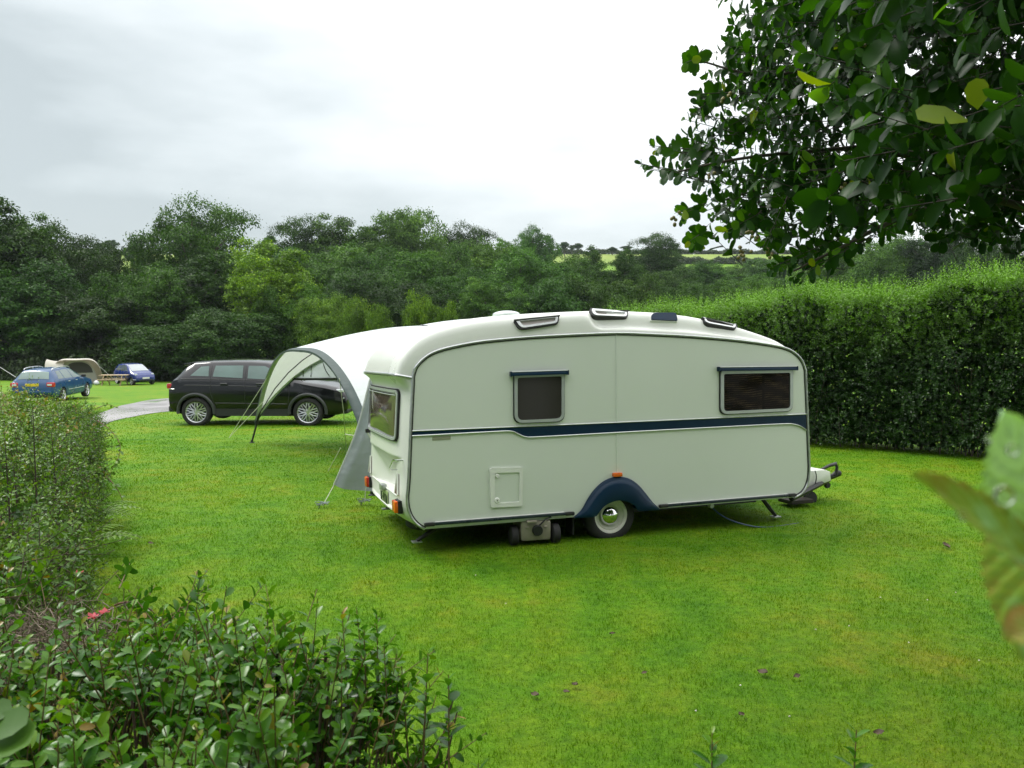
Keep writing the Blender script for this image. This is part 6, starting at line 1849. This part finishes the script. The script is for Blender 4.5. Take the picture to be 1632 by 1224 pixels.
for sd in (-1, 1):
    bm = bmesh.new(); add_box(bm, (2.93, sd * 1.03, 1.15), (.12, .20, .15), None, .04); add_box(bm, (2.93, sd * .93, 1.10), (.06, .10, .04), None, .01)
    bm_obj('door_mirror', bm, MATS['black_car_paint'], suv.root, 40)
    bm = bmesh.new(); add_box(bm, (4.12, sd * .775, .885), (.34, .10, .085), Matrix.Rotation(0, 4, 'Z'), .03); bm_obj('headlamp', bm, M_HEAD, suv.root, 40)
    bm = bmesh.new(); add_box(bm, (4.25, sd * .76, .70), (.10, .10, .04), None, .012); bm_obj('fog_lamp', bm, M_HEAD, suv.root, 40)
    bm = bmesh.new(); add_box(bm, (.12, sd * .80, 1.0), (.26, .13, .13), None, .03); tl = bm_obj('tail_lamp', bm, M_TAIL, suv.root, 40)
    bm = bmesh.new(); add_box(bm, (.03, sd * .78, 1.0), (.10, .13, .12), None, .02); bm_obj('reversing_lens', bm, M_HEAD, tl, 40)
suv.boxp('grille', (4.33, 0, .74), (.06, 1.0, .12), M_TRIMB)
suv.boxp('front_plate', (4.385, 0, .56), (.015, .52, .11), simple('plate_white', (.65, .65, .6), .4), .002)
suv.boxp('rear_plate', (-.01, 0, .80), (.02, .52, .11), simple('plate_yellow', (.62, .45, .03), .4), .002)
suv.boxp('bumper_insert', (.10, 0, .42), (.22, 1.62, .16), M_TRIMB, .05)
suv.boxp('bumper_insert', (4.26, 0, .36), (.20, 1.40, .14), M_TRIMB, .05)
suv.line('bumper_bright_strip', [(.04, .93), (.20, .93)], .012, M_ALLOY, off=.004)

# blue estate car ----------------------------------------------------------
pe = on_ground(52, 641); 
est = Car('parked_estate', [
 (0.0, .42, .62, .66, .74, .66), (.03, .36, .80, .84, .80, .66), (.10, .30, .92, .96, .84, .66), (.22, .26, .955, 1.12, .865, .62), (.38, .24, .96, 1.31, .875, .585), (.52, .22, .96, 1.385, .88, .575), (.9, .2, .955, 1.42, .885, .58), (1.6, .2, .945, 1.435, .885, .585), (2.2, .2, .935, 1.42, .885, .58), (2.55, .2, .93, 1.37, .885, .57),
 (2.9, .2, .92, 1.20, .885, .62), (3.25, .2, .905, 1.0, .885, .70), (3.4, .2, .89, .935, .88, .73), (3.8, .22, .83, .885, .87, .72), (4.2, .24, .76, .81, .84, .68), (4.45, .28, .66, .70, .78, .62), (4.55, .36, .52, .56, .70, .6)],
 (0, 0, 0), 0, 'blue estate car with silver roof rails seen from behind')
fwd = Vector((math.sin(rad(-7)), math.cos(rad(-7)), 0))
est.root.rotation_euler = (0, 0, math.atan2(fwd.y, fwd.x))
est.root.location = (pe.x, pe.y, float(ground(pe.x, pe.y + 1.5)))
est.spokes = 5
MB = car_paint('blue_estate_paint', (.016, .065, .17), .2)
est.build(MB, (.92, 3.57), .315)
est.side('side_window', [(.62, 1.01), (1.16, 1.00), (1.14, 1.34), (.80, 1.32)], M_GLASS)
est.side('side_window', [(1.22, 1.0), (2.02, .99), (1.98, 1.36), (1.20, 1.345)], M_GLASS)
est.side('side_window', [(2.09, .985), (3.05, .965), (2.72, 1.20), (2.46, 1.34), (2.05, 1.36)], M_GLASS)
est.top('rear_screen', .40, .15, .535, .62, simple('estate_rear_glass', (.13, .20, .18), .07, .3, 1.3, Coat_Weight=.5), .012)
est.top('windscreen', 2.50, 3.34, .50, .68, M_SCREEN, .012)
for sd in (-1, 1):
    rl = tube('roof_rail', smooth_path([(.62, sd * .55, 1.40), (.75, sd * .565, 1.455), (1.3, sd * .57, 1.485), (2.0, sd * .565, 1.475), (2.35, sd * .555, 1.44), (2.45, sd * .55, 1.40)], 5), .020, M_ALLOY, est.root, 8)
    tube('rail_foot', [(1.5, sd * .57, 1.42), (1.5, sd * .57, 1.485)], .018, M_ALLOY, rl, 6)
    bm = bmesh.new(); add_box(bm, (.10, sd * .71, .80), (.20, .31, .20), None, .05); tl = bm_obj('tail_lamp', bm, M_TAIL, est.root, 40)
    bm = bmesh.new(); add_box(bm, (-.002, sd * .69, .80), (.03, .18, .075), None, .01); bm_obj('indicator_lens', bm, M_HEAD, tl, 40)
    bm = bmesh.new(); add_box(bm, (2.92, sd * .97, 1.0), (.12, .19, .13), None, .04); bm_obj('door_mirror', bm, M_TRIMB, est.root, 40)
est.boxp('number_plate', (.03, 0, .80), (.06, .52, .115), MATS['plate_yellow'], .003)
est.boxp('bumper', (.02, 0, .50), (.16, 1.50, .12), MB, .04)
est.boxp('rear_apron', (.10, 0, .33), (.18, 1.40, .14), M_TRIMB, .04)
est.boxp('rear_wiper', (.125, .0, 1.005), (.02, .46, .022), M_TRIMB, .005)
est.line('rub_strip', [(1.45, .50), (3.1, .50)], .012, M_ALLOY, off=.004)
est.line('door_seam', [(1.18, .97), (1.22, .7), (1.36, .35)], .005, M_TRIMB); est.line('door_seam', [(2.05, .97), (2.06, .33)], .005, M_TRIMB); est.line('door_seam', [(3.10, .93), (3.08, .33)], .005, M_TRIMB)
for xx in (1.55, 2.35): est.line('door_handle', [(xx - .08, .86), (xx + .08, .858)], .016, M_ALLOY, off=.014)

# small dark blue hatchback ------------------------------------------------
ph = on_ground(232, 613.5)
hat = Car('parked_hatchback', [
 (0, .40, .7, .74, .68, .62), (.06, .3, .9, 1.0, .76, .62), (.25, .25, .96, 1.32, .79, .58), (.5, .22, .96, 1.43, .80, .585), (1.0, .2, .95, 1.465, .81, .60), (1.5, .2, .93, 1.46, .81, .60), (1.85, .2, .91, 1.41, .81, .59), (2.2, .2, .90, 1.22, .81, .61), (2.6, .2, .88, .985, .81, .66), (2.75, .2, .86, .93, .80, .67), (3.05, .22, .78, .84, .78, .64), (3.28, .25, .66, .70, .72, .58), (3.41, .33, .5, .54, .64, .52)],
 (0, 0, 0), 0, 'small dark blue hatchback facing the camera beside the picnic table')
fw = Vector((math.sin(rad(50)), -math.cos(rad(50)), 0))
hat.root.rotation_euler = (0, 0, math.atan2(fw.y, fw.x))
hat.root.location = Vector((ph.x, ph.y, float(ground(ph.x, ph.y)))) - fw * 3.3
hat.spokes = 6
MH = car_paint('dark_blue_hatch_paint', (.006, .022, .14), .2)
hat.build(MH, (.55, 2.84), .28)
hat.side('side_window', [(.45, 1.0), (1.05, .99), (1.05, 1.36), (.62, 1.34)], M_DGLASS)
hat.side('side_window', [(1.14, .985), (2.22, .95), (1.86, 1.28), (1.70, 1.37), (1.13, 1.37)], M_DGLASS)
hat.top('windscreen', 1.86, 2.62, .52, .62, M_SCREEN, .012)
for sd in (-1, 1):
    bm = bmesh.new(); add_box(bm, (3.02, sd * .60, .745), (.42, .18, .16), Matrix.Rotation(0, 4, 'Z'), .06); bm_obj('headlamp', bm, M_HEAD, hat.root, 40)
    bm = bmesh.new(); add_box(bm, (2.18, sd * .89, .97), (.12, .16, .12), None, .04); bm_obj('door_mirror', bm, MH, hat.root, 40)
hat.boxp('front_plate', (3.40, 0, .50), (.03, .50, .11), MATS['plate_white'], .003)
hat.boxp('lower_grille', (3.37, 0, .36), (.10, 1.0, .10), M_TRIMB, .02)
hat.boxp('upper_grille', (3.30, 0, .62), (.06, .7, .05), M_TRIMB, .01)
hat.line('bumper_strip', [(3.0, .40), (3.35, .40)], .012, M_ALLOY, off=.004)

# ---------------------------------------------------------------- beige tent, table, bag
def tent():
    p = on_ground(122, 613); o0 = Vector((p.x, p.y, float(ground(p.x, p.y)))); s = p.y / F      # metres per photo pixel there
    root = empty('dome_tent', o0, rad(24), 'beige canvas dome tent with a dark arched mesh window', 'tent')
    M_T = fabric('beige_canvas', (.50, .475, .42), .18, (.50, .44, .32))
    bm = bmesh.new()
    Wd, H = 35 * s, 41 * s
    # canopy shell: arched in x, running back in y, front edge a deep arch
    nu, nv = 40, 14; g_ = []
    for j in range(nv + 1):
        v = j / nv; row = []
        for i in range(nu + 1):
            u = -1 + 2 * i / nu
            flare = 1 + .10 * (1 - v) * abs(u)
            z = H * (1 - abs(u) ** 5) ** .55 * (1 - .10 * abs(v - .35)) + .10 * H * (1 - v) * (abs(u) ** 2) * (1 - abs(u)) * 4 * .4
            y = 2.6 * v + .45 * abs(u) ** 3 * (1 - v) - .35 * (1 - v) * (1 - abs(u) ** 2)
            row.append(bm.verts.new((u * Wd * flare, y, max(0.02, z))))
        g_.append(row)
    for j in range(nv):
        for i in range(nu): bm.faces.new((g_[j][i], g_[j][i + 1], g_[j + 1][i + 1], g_[j + 1][i]))
    bm.faces.new([v for v in g_[-1]])
    bm_obj('canopy', bm, M_T, root, 70)
    # recessed front wall and its window
    bm = bmesh.new(); pts = [(u * Wd * .86, .62, H * .92 * (1 - abs(u) ** 3.2) ** .6) for u in np.linspace(-1, 1, 30)]
    bm.faces.new([bm.verts.new(q) for q in pts]); fw_ = bm_obj('front_wall', bm, fabric('grey_beige_canvas', (.33, .32, .29), .15), root)
    bm = bmesh.new(); pts = [(u * Wd * .60 + .12, .60, H * .44 + H * .42 * (1 - abs(u) ** 2.6) ** .6) for u in np.linspace(-1, 1, 24)]
    add_prism(bm, [(q[0], q[2]) for q in pts], sp(.605), sp(.59)); bm_obj('window', bm, simple('dark_tent_mesh', (.035, .034, .032), .8, .2, 30), fw_)
    # raised side hood on the left
    bm = bmesh.new(); g2 = []
    for j in range(11):
        v = j / 10; fl = 1 + .10 * v ** 3
        g2.append([bm.verts.new((-Wd * (.45 + .72 * v) - .10 * math.cos(a), .55 - .95 * math.cos(a) * fl, H * (.90 + .05 * v * v) * max(.0, math.sin(a)) ** .55 * fl ** .5)) for a in np.linspace(0, math.pi, 21)])
    for j in range(10):
        for i in range(20): bm.faces.new((g2[j][i], g2[j][i + 1], g2[j + 1][i + 1], g2[j + 1][i]))
    bm_obj('side_hood', bm, M_T, root, 70)
    bm = bmesh.new()
    for u in (-.62, .62): add_tube(bm, [(u * Wd * 1.0 * (1 - .0), y, H * (1 - abs(u) ** 5) ** .55 * 1.0 + .015) for y in (0.0, 1, 2)], .012, 5)
    bm_obj('seam', bm, simple('brown_seam', (.12, .10, .08), .8), root)
    tube('tent_pole', [(-Wd * 1.2, -.7, 0), (-Wd * 1.2, -.7, H * .62)], .02, simple('tan_pole', (.30, .26, .2), .6), root, 6)
    tube('guy_rope', [(Wd * .9, .2, H * .75), (Wd * 1.75, -.5, .02)], .012, M_ROPE2, root, 5)
M_ROPE2 = simple('grey_guy_rope', (.34, .35, .33), .7)
tent()
p = on_ground(156, 613.5)
blob('carrier_bag', (p.x, p.y - .2, float(ground(p.x, p.y))), .20, simple('white_polythene', (.66, .68, .70), .35, .15, 12), 'small white carrier bag standing on the grass by the tent', 'bag', None, 9, .85)
def picnic_table():
    p = on_ground(183, 614.5); root = empty('picnic_table', (p.x, p.y, float(ground(p.x, p.y))), rad(4), 'pale timber picnic table between the tent and the small hatchback', 'table')
    M_W = simple('pale_pine', (.36, .27, .16), .65, .25, 8)
    hl = .95
    bm = bmesh.new()
    for k in range(5): add_box(bm, (0, -.29 + .145 * k, .745), (hl * 2, .13, .04), None, .006)
    bm_obj('table_top', bm, M_W, root)
    for y in (-.68, .68):
        bm = bmesh.new()
        for k in (-.07, .07): add_box(bm, (0, y + k, .45), (hl * 2, .13, .04), None, .006)
        bm_obj('bench_seat', bm, M_W, root)
    for x in (-.62, .62):
        for sd in (-1, 1):
            bm = bmesh.new(); M = Matrix.Translation((x, sd * .48, .37)) @ Matrix.Rotation(rad(-31 * -sd), 4, 'X')
            add_box(bm, (0, 0, 0), (.05, .10, .86), M); bm_obj('leg', bm, M_W, root)
        bm = bmesh.new(); add_box(bm, (x + .05, 0, .40), (.045, 1.5, .09)); bm_obj('cross_rail', bm, M_W, root)
    for sd in (-1, 1):
        tube('brace', [(sd * .60, 0, .40), (sd * .12, 0, .72)], .035, M_W, root, 4)
picnic_table()
# guy rope of a pitch beyond the left edge
for (a, b, lb) in (((-40, 560, 32), (25, 601, 30), 'pale guy rope slanting down from the left edge above the estate car'), ((-30, 605, 30), (12, 634, 27), 'pale guy rope slanting down at the left edge below the first rope')):
    q0, q1 = at_depth(*a), at_depth(*b); q1.z = max(q1.z - .0, float(ground(q1.x, q1.y)))
    e_ = on_ground(b[0] + 6, b[1] + 34) if False else None
    o = tube('guy_rope', [Vector((0, 0, 0)), q0 - q1], .012, M_ROPE2, None, 5); o.location = q1
    tag(o, lb, 'rope')

# ================================================================ air
def air():
    bm = bmesh.new(); add_box(bm, (0, 195, 22), (900, 480, 62))
    g = G('damp_air'); v = g.n('ShaderNodeVolumePrincipled')
    v.inputs['Color'].default_value = (.86, .93, 1.0, 1); v.inputs['Density'].default_value = .00013
    v.inputs['Anisotropy'].default_value = .2
    g.l(v.outputs[0], g.out.inputs['Volume'])
    tag(bm_obj('haze', bm, g.m), kind='stuff')
air()
